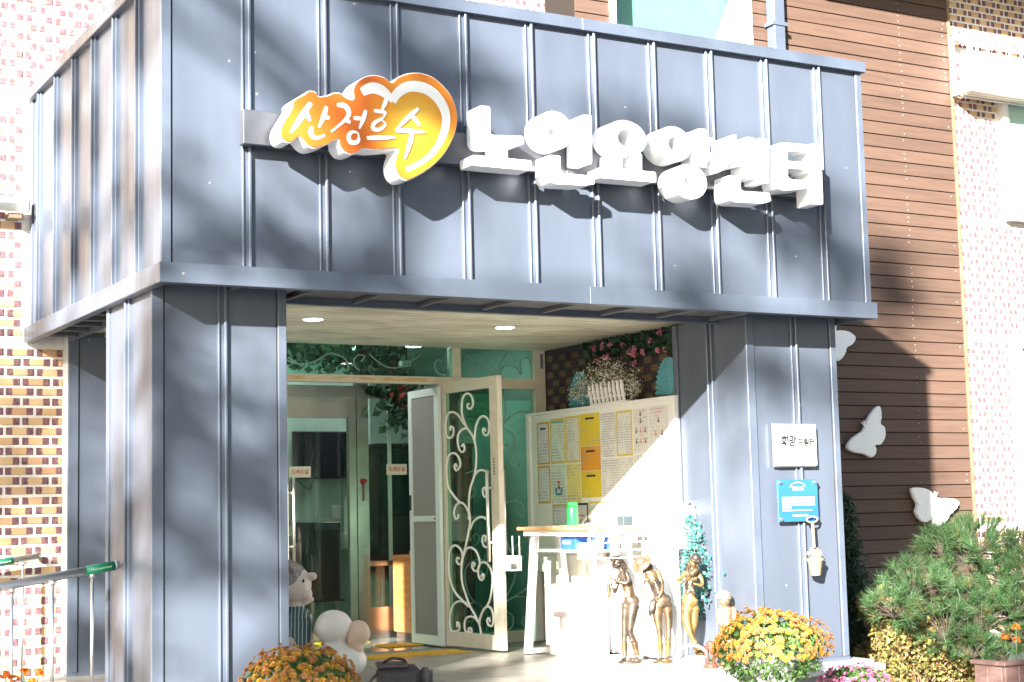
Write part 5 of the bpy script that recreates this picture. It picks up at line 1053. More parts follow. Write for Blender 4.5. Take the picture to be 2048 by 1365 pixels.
hand(F, (185, 396), (-1, -.1), 1, .03, .9); hand(F, (190, 500), (-.4, -1), 1, .012, .8)
fuse(F.m, 'body', BRZ_D, s1, .0052, 3)
h = Fig(320, 1198); h.ell(362, 612, 79, 64, 66); h.ell(372, 668, 66, 58, 44, .016); h.ell(318, 668, 60, 54, 42, -.012); fuse(h.m, 'shorts', BRZ_D, s1, .0055, 2)
h = Fig(320, 1198); h.limb([(345, 560), (333, 500), (322, 430)], [60, 52, 56])
for k in range(5): h.limb([(290-k*3, 520+k*14, .03), (340, 512+k*14, .04), (385, 520+k*13, .02)], [7, 9, 6], 6)
fuse(h.m, 'corset', BRZ_M, s1, .005, 2)
for q0, q1 in (((376, 1015, .012), (398, 1120, .005)), ((281, 1015, -.01), (282, 1120, -.012))):
    h = Fig(320, 1198); h.limb([q0, q1], [37, 25]); h.limb([(q0[0]-26, q0[1]-4, q0[2]+.01), (q0[0], q0[1]-2, q0[2]+.026), (q0[0]+26, q0[1]-4, q0[2]+.01)], [7, 8, 7], 6); fuse(h.m, 'boot', BRZ_M, s1, .005, 2)
h = MB(); rr = random.Random(1); h.ball(F.P(238, 235, 0), (46*KS, 48*KS, 46*KS), 14); strands(h, F, [(215, 195), (262, 205), (290, 255), (300, 300)], 26, 9, .0055, .0, rr); strands(h, F, [(190, 215), (215, 195), (250, 205), (280, 260), (285, 300)], 16, 7, .005, .02, rr); h.build('hair', BRZ_D, s1, True, local=True)
h = MB(); h.tube(spline([F.P(204, 300, .01), F.P(178, 312, .012), F.P(168, 350, .014), F.P(172, 430, .016), F.P(182, 520, .018), F.P(168, 572, .018), F.P(145, 550, .018), F.P(143, 490, .02), F.P(140, 445, .022)], 6), [.003]*12+[.0055]*12+[.009]*12+[.013]*12+[.028], 12); h.build('saxophone', BRZ_M, s1, True, local=True)
h = MB()
for k in range(5): h.ball(F.P(166+k*3, 400+k*28, .024), .006, 8)
h.build('saxophone_key', BRZ_M, s1, True, local=True)
F = Fig(320, 1198)
for k, (x, y, a, b_, c) in enumerate(((320, 1190, 118, 90, 20), (390, 1172, 50, 50, 24), (270, 1185, 60, 60, 18), (345, 1168, 30, 30, 22))): F.ell(x, y, a, b_, c, .01*(k % 2))
fuse(F.m, 'base', BRZ_D, s1, .006, 3)
# --- figure with the wide hat
s2 = thing('bronze_statue', 'bronze statue of a figure in a wide-brimmed hat looking down, cloth in hand', 'statue', (3.715, .95, 0)); pose(s2)
F = Fig(650, 1198)
F.limb([(655, 610), (625, 520), (590, 440), (560, 350)], [76, 48, 55, 48]); F.ell(560, 345, 66, 40, 34, 0, .2); F.ell(660, 610, 84, 62, 72)
F.ell(525, 408, 26, 30, 24, .026); F.ell(585, 405, 27, 30, 25, .026)
F.limb([(612, 660, .01), (610, 780, .012), (625, 905, .014), (628, 1010, .004), (632, 1130, 0)], [56, 45, 29, 29, 17]); F.limb([(710, 660, -.012), (718, 780, -.01), (716, 905, -.004), (705, 1010, -.012), (702, 1120, -.014)], [55, 44, 29, 28, 17])
F.limb([(632, 1130, 0), (625, 1165, .012), (590, 1178, .03)], [17, 17, 11]); F.limb([(702, 1120, -.014), (698, 1152, -.004), (670, 1165, .014)], [17, 17, 11])
F.limb([(548, 330), (538, 305), (525, 285)], [21, 19, 22]); F.ell(515, 285, 32, 36, 42, .006, .5); F.limb([(488, 305, .01), (482, 314, .01)], [8, 6]); F.ell(500, 322, 13, 15, 10, .008)
F.limb([(500, 350, .01), (482, 420, .02), (480, 500, .03), (505, 575, .045)], [26, 21, 20, 14]); F.limb([(632, 335, -.005), (660, 420, .0), (662, 500, .03), (630, 565, .055)], [27, 23, 20, 14])
hand(F, (508, 580), (.5, 1), 1, .046, .85); hand(F, (625, 570), (-1, .3), 1, .058, .85)
fuse(F.m, 'body', BRZ_M, s2, .0052, 3)
h = Fig(650, 1198); h.limb([(560, 620, .045), (545, 690, .055), (535, 745, .05)], [26, 30, 14]); h.limb([(580, 610, .05), (560, 680, .06), (550, 720, .055)], [22, 26, 12]); fuse(h.m, 'cloth', BRZ_D, s2, .005, 3)
h = Fig(650, 1198); h.limb([(645, 580), (625, 520), (598, 455), (575, 405)], [66, 53, 58, 56])
for k in range(6): h.limb([(560+k*8, 425+k*24, .03), (600+k*7, 432+k*24, .046), (650+k*4, 420+k*24, .03)], [6, 8, 6], 6)
fuse(h.m, 'corset', BRZ_D, s2, .005, 2)
for q0, q1 in (((628, 1015, .004), (632, 1125, 0)), ((705, 1015, -.012), (702, 1115, -.014))):
    h = Fig(650, 1198); h.limb([q0, q1], [34, 22]); h.limb([(q0[0]-26, q0[1]-8, q0[2]+.01), (q0[0], q0[1]-4, q0[2]+.024), (q0[0]+26, q0[1]-8, q0[2]+.01)], [7, 8, 7], 6); fuse(h.m, 'boot', BRZ_G, s2, .005, 2)
h = Fig(650, 1198); h.ell(660, 610, 92, 68, 78); h.ell(640, 650, 60, 66, 40); h.ell(705, 650, 58, 62, 40, -.01); fuse(h.m, 'shorts', BRZ_D, s2, .0055, 3)
hm = Matrix.Rotation(R(-38), 4, 'Y') @ Matrix.Rotation(R(28), 4, 'X')
h = MB(); h.lathe([(.034, .045), (.038, .03), (.042, .0), (.056, -.004), (.066, .004), (.070, .010), (.064, -.008), (.045, -.012), (.03, -.01)], (0, 0, 0), 26, cap=True); hp = F.P(482, 258, .012); h.v = [tuple(hm @ Vector(v)+hp) for v in h.v]; h.build('hat', mat('bronze_tan', (.20, .135, .085), .5, .5, var=.2, vscale=30), s2, True, local=True)
h = MB(); rr = random.Random(3); strands(h, F, [(530, 250), (555, 270), (560, 310)], 14, 6, .005, .0, rr); h.build('hair', BRZ_D, s2, True, local=True)
F = Fig(650, 1198); F.ell(640, 1190, 96, 80, 18); F.ell(690, 1178, 50, 50, 18); F.ell(590, 1190, 50, 40, 12); fuse(F.m, 'base', BRZ_M, s2, .006, 3)
# --- violinist
s3 = thing('bronze_statue', 'bronze statue of a slender violinist in a small hat, legs crossed', 'statue', (3.845, .74, 0)); pose(s3); K3 = .00067
F = Fig(945, 1215, K3)
F.limb([(890, 610), (890, 520), (905, 430), (915, 330)], [70, 46, 54, 46]); F.ell(920, 335, 66, 40, 34, 0, -.1); F.ell(890, 620, 80, 58, 62)
F.ell(890, 385, 26, 30, 24, .026); F.ell(945, 385, 26, 30, 24, .026)
F.limb([(850, 670, .012), (850, 800, .02), (885, 930, .03), (940, 1050, .02), (990, 1160, .01)], [55, 46, 28, 27, 17]); F.limb([(928, 670, -.012), (925, 800, -.01), (905, 930, -.005), (930, 1050, -.015), (965, 1165, -.012)], [54, 45, 28, 26, 17])
F.limb([(990, 1160, .01), (995, 1190, .02), (1000, 1200, .045)], [17, 16, 11]); F.limb([(965, 1165, -.012), (955, 1190, 0), (940, 1200, .025)], [17, 16, 11])
F.limb([(920, 315), (925, 285), (930, 262)], [21, 19, 22]); F.ell(932, 243, 33, 38, 42, .006, -.3); F.limb([(930, 250, .032), (932, 256, .036)], [7, 6]); F.ell(945, 272, 13, 15, 9, .018); F.ell(918, 240, 6, 4, 4, .034); F.ell(945, 238, 6, 4, 4, .032)
F.limb([(868, 325, .0), (815, 370, .02), (770, 410, .045), (815, 415, .06)], [26, 21, 18, 13]); F.limb([(985, 340, .0), (1012, 400, .02), (1005, 455, .04), (955, 440, .06)], [26, 22, 19, 13])
hand(F, (815, 415), (1, -.1), 1, .062, .85); hand(F, (955, 438), (-1, -.3), 1, .062, .85)
fuse(F.m, 'body', BRZ_G, s3, .0052, 3)
h = Fig(945, 1215, K3); h.ell(890, 615, 85, 62, 66); h.ell(852, 690, 62, 56, 56, .014); h.ell(928, 690, 60, 54, 56, -.012); fuse(h.m, 'shorts', BRZ_G, s3, .0055, 2)
for q0, q1 in (((915, 1000, .025), (988, 1155, .011)), ((920, 1010, -.012), (963, 1160, -.012))):
    h = Fig(945, 1215, K3); h.limb([q0, q1], [33, 22])
    for k in range(4): h.ell(q0[0]+(q1[0]-q0[0])*k/4+18, q0[1]+(q1[1]-q0[1])*k/4, 10, 14, 8, q0[2]+.018)
    fuse(h.m, 'boot', BRZ_G, s3, .005, 2)
h = Fig(945, 1215, K3); h.limb([(895, 500), (905, 430), (915, 335)], [50, 57, 50]); h.ell(920, 338, 70, 43, 36, 0, -.1); h.ell(870, 340, 32, 30, 36); h.ell(980, 350, 30, 30, 38); h.limb([(880, 500, .03), (865, 540, .035)], [22, 12]); h.limb([(920, 500, .03), (935, 545, .03)], [22, 12]); fuse(h.m, 'jacket', BRZ_D, s3, .0055, 3)
h = MB(); a, b_ = F.P(975, 285, .055), F.P(800, 420, .085); d = (b_-a); h.tube([a, a+d*.18, a+d*.30, a+d*.42, a+d*.5], [.012, .022, .016, .022, .006], 10); h.tube([a+d*.48, b_], [.0045, .0035], 8); h.ball(b_, .008, 8); h.build('violin', BRZ_M, s3, True, local=True)
h = MB(); h.tube([F.P(1000, 470, .08), F.P(880, 300, .09)], .002, 6); h.build('violin_bow', BRZ_D, s3, local=True)
h = MB(); h.lathe([(.030, .035), (.034, .028), (.036, .0), (.046, -.002), (.050, .004), (.044, -.006), (.03, -.006)], (0, 0, 0), 22); hm = Matrix.Rotation(R(28), 4, 'Y') @ Matrix.Rotation(R(12), 4, 'X'); hp = F.P(955, 205, .004); h.v = [tuple(hm @ Vector(v)+hp) for v in h.v]; h.build('hat', BRZ_D, s3, True, local=True)
h = MB(); rr = random.Random(6); strands(h, F, [(900, 230), (885, 280), (880, 340)], 16, 7, .005, -.006, rr); strands(h, F, [(965, 230), (985, 280), (985, 330)], 10, 6, .005, -.008, rr); h.build('hair', BRZ_D, s3, True, local=True)
F = Fig(945, 1215, K3); F.ell(955, 1208, 100, 80, 16); F.ell(1000, 1200, 40, 40, 16); fuse(F.m, 'base', BRZ_G, s3, .006, 3)
# --- small child figure, pale gold
CH = bronze('pale_gold', (.24, .155, .085), (.38, .27, .18), .5)
s4 = thing('child_statue', 'small pale gold statue of a child with a cap, hands folded', 'statue', (4.06, .58, -.03 + .03)); s4.location = (3.905, .50, 0); pose(s4); K4 = .00062
F = Fig(1240, 1245, K4)
F.limb([(1243, 900), (1245, 800), (1245, 720), (1245, 665)], [72, 70, 66, 52]); F.ell(1245, 665, 88, 48, 32); F.ell(1245, 810, 76, 62, 66, .012); F.limb([(1240, 655), (1238, 630)], [34, 32]); F.ell(1236, 578, 58, 62, 66, .006)
F.ell(1212, 590, 18, 14, 16, .030); F.ell(1262, 590, 18, 14, 16, .028); F.limb([(1232, 575, .044), (1230, 590, .048)], [7, 10]); F.ell(1232, 612, 15, 8, 5, .040); F.ell(1236, 628, 16, 14, 10, .03); F.ell(1293, 585, 8, 12, 16); F.ell(1180, 588, 8, 12, 16)
F.limb([(1170, 670, .0), (1160, 740, .005), (1175, 800, .025), (1228, 848, .055)], [33, 29, 26, 19]); F.limb([(1325, 665, 0), (1342, 735, .005), (1330, 800, .025), (1275, 848, .055)], [33, 29, 26, 19])
hand(F, (1226, 846), (1, .35), 1, .056, .95); hand(F, (1278, 846), (-1, .35), 1, .058, .95)
F.limb([(1210, 920, .0), (1205, 1030, .01), (1205, 1100, .006), (1205, 1200, 0)], [52, 42, 36, 28]); F.limb([(1278, 920, 0), (1282, 1030, .01), (1282, 1100, .006), (1282, 1200, 0)], [52, 42, 36, 28]); F.limb([(1205, 1205, 0), (1198, 1218, .035)], [26, 20]); F.limb([(1282, 1205, 0), (1288, 1218, .035)], [26, 20])
fuse(F.m, 'body', CH, s4, .005, 3)
h = Fig(1240, 1245, K4); h.ell(1235, 525, 78, 74, 62, 0, .05); h.ell(1235, 552, 84, 80, 20, 0, .05); fuse(h.m, 'cap', mat('cap_stone', (.24, .18, .15), .6, .3, var=.25, vscale=40, bump=.4), s4, .005, 3)
F = Fig(1240, 1245, K4); F.ell(1245, 1232, 100, 80, 14); F.ell(1245, 1215, 80, 60, 14); fuse(F.m, 'base', CH, s4, .006, 3)

# --- cartoon boy ornament behind the ramp pillar
SKIN = mat('painted_skin', (.62, .52, .46), .5, var=.06); HAIRG = mat('painted_hair', (.24, .21, .20), .7, var=.3, vscale=20, bump=.6, bscale=50)
by = thing('boy_figurine', 'painted resin figurine of a grey-haired boy in a striped shirt, mouth open', 'figurine', (1.375, 1.62, 0)); by.rotation_euler.z = -YAW; KB = .00125
F = Fig(150, 1165, KB)                                                             # drawing units: 4 per source pixel-ish
F.limb([(150, 900), (150, 780)], [66, 42]); F.ell(150, 690, 86, 84, 96, .0); F.ell(214, 650, 22, 22, 20, .02); F.limb([(205, 652, .02), (245, 648, .02)], [20, 22]); F.ell(200, 735, 40, 52, 34, .01); F.limb([(205, 770, .01), (235, 765, .01)], [24, 15]); F.ell(180, 690, 34, 60, 50, .02)
F.ell(196, 655, 10, 10, 12, .062); F.ell(120, 700, 16, 12, 22, .1)
F.limb([(110, 850, .03), (115, 930, .075), (140, 990, .09), (175, 1060, .10)], [40, 34, 30, 26]); F.limb([(190, 850, -.03), (205, 930, -.06), (215, 1000, -.05)], [38, 32, 26]); hand(F, (178, 1066), (.3, 1), 1, .10, 1.3); hand(F, (217, 1005), (.3, 1), 1, -.05, 1.3)
F.limb([(120, 1010, .03), (120, 1090, .05), (120, 1140, .05)], [48, 40, 34]); F.limb([(185, 1010, -.03), (190, 1090, -.03), (190, 1140, -.02)], [48, 40, 34])
fuse(F.m, 'body', SKIN, by, .008, 4)
h = Fig(150, 1165, KB); h.ell(120, 662, 98, 100, 92, -.01); rr = random.Random(8)
for k in range(70):
    a = rr.uniform(.1, 3.0); b_ = rr.uniform(-1, 1); h.ell(112+88*math.cos(a)*.95*math.cos(b_)-6, 668-92*math.sin(a), 17, 22, 15, .118*math.sin(b_))
for k in range(12): h.ell(60+rr.uniform(-10, 30), 680+k*9, 28, 60, 22, rr.uniform(-.05, .08))
fuse(h.m, 'hair', HAIRG, by, .006, 1)
STRIPE = bpy.data.materials.new('striped_shirt'); STRIPE.use_nodes = True; N = STRIPE.node_tree.nodes; L = STRIPE.node_tree.links
tc = N.new('ShaderNodeTexCoord'); wv = N.new('ShaderNodeTexWave'); wv.inputs['Scale'].default_value = 14; wv.inputs['Distortion'].default_value = .8; L.new(tc.outputs['Object'], wv.inputs['Vector']); crr = N.new('ShaderNodeValToRGB'); L.new(wv.outputs['Fac'], crr.inputs[0]); e = crr.color_ramp.elements; e[0].position = .8; e[0].color = (.045, .085, .085, 1); e[1].position = .92; e[1].color = (.42, .46, .46, 1); L.new(crr.outputs[0], N['Principled BSDF'].inputs['Base Color'])
h = Fig(150, 1165, KB); h.limb([(150, 1000), (150, 920), (150, 830)], [84, 82, 62]); h.ell(150, 850, 84, 76, 44); h.limb([(112, 850, .03), (114, 915, .065), (118, 940, .075)], [46, 44, 42]); h.limb([(190, 850, -.03), (202, 925, -.055)], [44, 40]); fuse(h.m, 'shirt', STRIPE, by, .008, 3)
h = Fig(150, 1165, KB); h.limb([(150, 1010), (150, 1050)], [80, 76]); h.limb([(120, 1040, .03), (120, 1115, .05)], [52, 48]); h.limb([(185, 1040, -.03), (188, 1115, -.03)], [52, 48]); fuse(h.m, 'trousers', mat('trousers_green', (.05, .085, .08), .6), by, .008, 3)
h = MB(); q = Fig(150, 1165, KB); h.ball(q.P(203, 668, .085), (.008, .008, .011), 8); h.ball(q.P(222, 748, .02), (.014, .03, .010), 8); h.build('painted_detail', BLACK, by, True, local=True)
MB().lathe([(.13, 0), (.13, .02), (.10, .03)], (0, 0, 0), 20).build('base', mat('resin_base', (.35, .33, .30), .7), by, local=True)
# --- white duck ornament in front of the boy
dk = thing('duck_figurine', 'round white duck figurine with a peach bill beside the boy figurine', 'figurine', (1.585, 1.50, 0)); dk.rotation_euler.z = -YAW
DUCK = mat('duck_white', (.80, .76, .68), .45, var=.04)
F = Fig(0, 0, .001); F.m.ball((0, 0, .215), (.082, .078, .074), 20); F.limb([(0, -160), (10, -110), (20, -80)], [52, 60, 72]); F.m.ball((.04, 0, .075), (.10, .085, .075), 18); F.limb([(-40, -80), (-85, -105)], [40, 14]); fuse(F.m, 'body', DUCK, dk, .007, 4)
BILL = mat('duck_bill', (.66, .48, .34), .5, var=.08)
F = Fig(0, 0, .001); F.m.ball((.105, -.01, .19), (.052, .05, .055), 16); F.m.ball((.085, -.01, .175), (.03, .055, .06), 14); F.m.ball((.10, -.015, .13), (.03, .035, .03), 12); fuse(F.m, 'bill', BILL, dk, .006, 3)
dk.scale = (1.5, 1.5, 1.5)
h = MB(); h.ball((.05, -.05, .012), (.05, .03, .012), 10); h.ball((.05, .05, .012), (.05, .03, .012), 10); h.build('foot', BILL, dk, True, local=True)

# ------------------------------------------------------------------ camera bag on the floor
bgm = mat('nylon_grey', (.028, .026, .030), .65, var=.2, vscale=60, bump=.3, bscale=300)
cbg = thing('camera_bag', 'dark grey soft camera bag lying on the porch floor', 'bag', (1.60, .53, 0), R(-22))
m = MB(); m.box(-.15, .10, -.10, .10, .0, .155, .03); o = m.build('body', bgm, cbg, local=True)
m = MB(); m.box(-.155, .03, -.105, .105, .150, .172, .012); m.build('flap', mat('nylon_warm', (.05, .043, .044), .6, var=.15), cbg, local=True)
m = MB(); m.box(.101, .165, -.085, .085, .01, .135, .028); m.build('side_pocket', bgm, cbg, local=True)
m = MB(); m.tube([(.168, -.075*math.cos(R(a)), .05+.075*math.sin(R(a))) for a in range(0, 181, 15)], .004, 6); m.build('piping', mat('nylon_pipe', (.07, .07, .08), .5), cbg, local=True)
m = MB(); m.tube(spline([(-.12, -.02, .17), (-.07, -.05, .20), (.0, -.03, .19), (.02, .0, .172)], 6), .008, 8); m.build('carry_handle', BLACK, cbg, True, local=True)
m = MB(); m.tube(spline([(-.15, -.06, .12), (-.22, -.08, .05), (-.25, -.02, .012), (-.18, .1, .012)], 6), .008, 6); m.build('strap', BLACK, cbg, True, local=True)

# ------------------------------------------------------------------ hand rails on the ramp
GRIP = mat('grip_green', (.01, .22, .12), .4)
def rail(label, xe, y, z_e, x_l, z_l, posts, gx0, gx1, loc, wallend):
    t = thing('handrail', label, 'rail', loc); k = (z_l-z_e)/(x_l-xe); zz = lambda x: z_e+k*(x-xe)
    MB().tube([(xe, y, zz(xe)), (x_l, y, zz(x_l))], .024, 16).build('top_rail', STEEL, t, True)
    MB().tube([(gx0, y, zz(gx0)), (gx1, y, zz(gx1))], .0262, 16).build('grip_sleeve', GRIP, t, True)
    b = MB(); textbars(b, 0, gx1-gx0-.04, 0, 0, .006, rg); b.v = [(gx0+.02+v[0], y-.0268, zz(gx0+.02+v[0])+v[2]-.003) for v in b.v]; b.build('print', mat('grip_print', (.4, .5, .3), .6), t)
    for x in posts:
        MB().tube([(x, y, zz(x)-.02), (x, y, zz(x)-.045)], .015, 10).build('cup', STEEL, t, True); MB().tube([(x, y, zz(x)-.045), (x, y, -.02+.136*(min(x, .25)-.27))], .0095, 10).build('baluster', STEEL, t, True)
    if wallend:
        MB().tube([(xe, y, zz(xe)), (xe+.015, y+.10, zz(xe))], .024, 12).build('return_end', STEEL, t, True); pass
    else: MB().ball((xe+.002, y, zz(xe)), .0262, 12).build('end_cap', STEEL, t, True)
rail('stainless ramp handrail with green grip ending at the metal pillar', .03, .90, .780, -2.8, .36, (-.10, -.315, -.53, -.745, -.96, -1.4, -1.85, -2.3), -.135, .02, (-.6, .9, .0), False)
rail('stainless ramp handrail along the brick wall with green grip', .075, 2.93, .800, -2.8, .42, (-.02, -.45, -.9, -1.4, -1.9), -.42, -.085, (-.6, 2.93, 0), True)

# ------------------------------------------------------------------ chrysanthemums
MUM_O = leafmat('mum_orange', [(.50, .22, .05), (.55, .28, .07), (.46, .16, .05), (.58, .34, .10), (.40, .13, .05)], trans=.25)
MUM_Y = leafmat('mum_yellow', [(.58, .32, .025), (.60, .38, .06), (.52, .25, .025)], trans=.25)
MUM_P = leafmat('mum_pink', [(.55, .10, .26), (.66, .22, .38), (.72, .40, .52)], trans=.25)
MUM_L = leafmat('mum_leaf', [(.06, .14, .03), (.10, .20, .05), (.14, .26, .07), (.05, .10, .03)], trans=.35)
def mum_heads(parent, c, r, n, mats, size, seed, zmin=-.3, nm='flower_head'):
    rng = np.random.default_rng(seed); buckets = [([], []) for _ in mats]
    for _ in range(n):
        d = rng.normal(size=3)
        while True:
            d = rng.normal(size=3); d /= np.linalg.norm(d)
            if d[2] > zmin: break
        lump = 1+.05*math.sin(7*d[0]+seed)+.05*math.sin(9*d[1]); p_ = np.array(c)+d*np.array(r)*lump*rng.uniform(.93, 1.04)
        s = size*rng.uniform(.7, 1.2); V, Fc = buckets[rng.integers(len(mats))]
        nrm = d/np.linalg.norm(d/np.array(r)); nrm = d/np.array(r); nrm /= np.linalg.norm(nrm); a = np.cross(nrm, (0.1, .2, 1)); a /= np.linalg.norm(a); b = np.cross(nrm, a)
        for ring_, (rad, lift, k) in enumerate(((1.0, .05, 8), (.72, .32, 7), (.42, .55, 5))):
            for j in range(k):
                w = 2*math.pi*(j+.5*ring_)/k+rng.uniform(-.15, .15); e = a*math.cos(w)+b*math.sin(w); g = np.cross(nrm, e); o = len(V)
                base = p_+nrm*s*lift*.5; tip = p_+e*s*rad+nrm*s*(lift+.12)
                V += [tuple(base), tuple((base+tip)/2+g*s*.22+nrm*s*.06), tuple(tip), tuple((base+tip)/2-g*s*.22+nrm*s*.06)]; Fc.append((o, o+1, o+2, o+3))
    O = np.array(origin(parent))
    for (V, Fc), mm in zip(buckets, mats):
        me = bpy.data.meshes.new(nm); me.from_pydata((np.array(V)-O).tolist(), [], Fc); me.materials.append(mm); o = bpy.data.objects.new(nm, me); COL.objects.link(o); o.parent = parent; stuff(o)
def mum(label, c, r, n, mats, size, seed, potmat, zg, lab_cat='plant'):
    t = thing('chrysanthemum_pot', label, 'potted plant', (c[0], c[1], zg)); z1 = c[2]-r[2]*.25
    MB().lathe([(.10, zg), (.105, zg+.01), (.135, z1-.02), (.145, z1), (.145, z1+.012), (.125, z1+.012), (.12, z1-.03)], (c[0], c[1], 0), 24).build('pot', potmat, t, True)
    rng = np.random.default_rng(seed+5)
    cards(2600, shell(c, (r[0]*.97, r[1]*.97, r[2]*.93), .6), .020, 'foliage', MUM_L, t, 1.7, 'stuff', seed=seed)
    mum_heads(t, c, r, n, mats, size, seed, -.12)
    return t
mum('mound of orange and yellow chrysanthemums in a white pot beside the plaque pillar', (3.45, -.52, .19), (.335, .32, .225), 640, (MUM_O, MUM_O, MUM_Y), .021, 41, WHITE, -.17)
mum('mound of golden chrysanthemums before the ramp pillar and figurines', (.545, -.50, .16), (.300, .28, .225), 640, (MUM_Y, MUM_O, MUM_O), .021, 42, WHITE, -.17)
mum('pink chrysanthemums at the granite edge below the plaque pillar', (4.29, -.28, -.09), (.225, .2, .12), 240, (MUM_P,), .018, 43, mat('pot_brown', (.10, .06, .045), .6), -.17)

# ------------------------------------------------------------------ garden on the right
def bush(label, name, clumps, n, size, m, seed, base, asp=1.6, twig=True):
    t = thing(name, label, 'shrub', base); cards(n, many(clumps, .2), size, 'foliage', m, t, asp, 'stuff', seed=seed, up=.3)
    if twig:
        b = MB(); rr_ = random.Random(seed)
        for c, r in clumps:
            for _ in range(5):
                e = (c[0]+rr_.uniform(-r, r)*.8, c[1]+rr_.uniform(-r, r)*.4, c[2]+rr_.uniform(-.2, .9)*r)
                b.tube(spline([(base[0]+rr_.uniform(-.12, .12), base[1]+rr_.uniform(-.08, .08), base[2]), ((base[0]+c[0])/2, (base[1]+c[1])/2, (base[2]+c[2])/2), e], 3), [.006]*6+[.002], 5)
        b.build('stem', mat('twig', (.16, .10, .06), .8), t)
    return t
YB = leafmat('yellow_leaf', [(.22, .20, .05), (.27, .23, .06), (.14, .17, .04), (.33, .22, .09), (.20, .11, .05), (.10, .14, .04)], trans=.3)
bush('yellow-green azalea shrub turning autumn colours beside the granite plinth', 'shrub', [((5.66, .85, -.18), .25), ((5.86, .80, .05), .24), ((6.02, .9, -.20), .27), ((5.76, .8, .20), .19), ((5.50, .75, -.25), .19), ((6.18, .75, -.02), .2), ((6.1, .8, .2), .15), ((5.60, .8, .08), .17), ((6.3, .8, -.22), .2)], 10000, .024, YB, 51, (5.85, .85, -.41))
DG = leafmat('yew_needle', [(.02, .05, .035), (.035, .085, .05), (.05, .11, .06)], trans=.2)
bush('dark green conifer shrub in the shade right behind the plaque pillar', 'conifer_shrub', [((6.36, 2.1, -.05), .26), ((6.30, 2.05, .33), .22), ((6.28, 2.05, .68), .17), ((6.28, 2.05, 1.0), .11), ((6.46, 2.0, .2), .2), ((6.5, 1.95, -.15), .24), ((6.29, 2.05, .5), .2), ((6.28, 2.05, .85), .15), ((6.33, 2.05, .15), .24)], 9000, .015, DG, 52, (6.36, 2.05, -.41), 5)
mixl = leafmat('mixed_leaf', [(.10, .16, .06), (.28, .30, .08), (.40, .16, .07), (.08, .12, .05), (.45, .40, .10)], trans=.35)
bush('thin mixed shrub with red and yellow leaves beside the conifer shrub', 'shrub', [((6.02, 1.5, .22), .13), ((6.10, 1.45, .02), .15), ((6.0, 1.5, -.15), .15), ((6.15, 1.45, .30), .11)], 560, .035, mixl, 53, (6.07, 1.5, -.41))
# dwarf pine with needle tufts
PN = leafmat('pine_needle', [(.022, .065, .024), (.035, .09, .03), (.06, .12, .03), (.03, .075, .035)], rough=.5, trans=.15); PNB = leafmat('pine_dry', [(.24, .13, .06), (.30, .19, .09)])
pt = thing('pine_tree', 'low spreading garden pine with dense green needles before the brick wall', 'tree', (6.45, .75, -.41))
b = MB(); tips = []; rr = random.Random(61)
b.tube(spline([(6.45, .75, -.41), (6.42, .72, -.15), (6.5, .78, .15), (6.40, .75, .5)], 5), [.05]*6+[.04]*6+[.025]*4, 8); b.tube(spline([(6.52, .75, -.41), (6.62, .7, -.05), (6.8, .75, .35)], 5), [.045]*6+[.025]*5, 8); b.build('trunk', mat('pine_bark', (.06, .04, .03), .9, bump=.8), pt, True)
b = MB()
pads = [((6.55, .5, .45), .28), ((6.78, .55, .25), .28), ((6.42, .4, .27), .25), ((5.63, .6, .42), .26), ((5.40, .55, .30), .20), ((5.93, .65, .36), .30), ((5.88, .55, .12), .26), ((6.23, .65, .66), .26), ((6.03, .7, .70), .20), ((6.48, .75, .72), .26), ((6.73, .7, .62), .28), ((6.43, .55, .36), .32), ((6.73, .5, .30), .30), ((6.18, .5, .18), .28), ((6.98, .7, .5), .3), ((6.58, .45, .05), .22), ((6.03, .45, -.02), .18), ((7.08, .6, .15), .3)]
for c, r in pads:
    for _ in range(40):
        d = Vector((rr.gauss(0, 1), rr.gauss(0, 1), rr.gauss(0, .75)+.35)).normalized(); s0 = Vector(c)-Vector((0, 0, r*.35)); e = Vector(c)+Vector((d.x*r, d.y*r*.9, d.z*r*.75))
        b.tube([tuple(s0), tuple((s0+e)/2+Vector((0, 0, .02))), tuple(e)], [.006, .004, .002], 4); tips.append((e, (e-s0).normalized()))
    b.tube([(6.45, .72, .1+.2*rr.random()), tuple(Vector(c)-Vector((0, 0, r*.35)))], [.018, .008], 6)
b.build('branch', MATS['pine_bark'], pt)
def tufts(name, tips_, per, ln, m, seed):
    g = np.random.default_rng(seed); V = []; Fc = []
    for e, d in tips_:
        d = np.array(d)
        for _ in range(per):
            q = d*g.uniform(.3, 1.0)+g.normal(size=3)*.55; q[2] += .25; q /= np.linalg.norm(q); L_ = ln*g.uniform(.6, 1.15); s_ = np.array(e)-d*g.uniform(0, .07); w = np.cross(q, g.normal(size=3)); w = w/np.linalg.norm(w)*.0016; o = len(V)
            V += [tuple(s_-w), tuple(s_+w), tuple(s_+q*L_)]; Fc.append((o, o+1, o+2))
    O = np.array(origin(pt)); me = bpy.data.meshes.new(name); me.from_pydata((np.array(V)-O).tolist(), [], Fc); me.materials.append(m); o = bpy.data.objects.new(name, me); COL.objects.link(o); o.parent = pt; stuff(o)
tufts('needle', tips, 80, .10, PN, 62); tufts('dry_needle', rr.sample(tips, 110), 30, .08, PNB, 63)
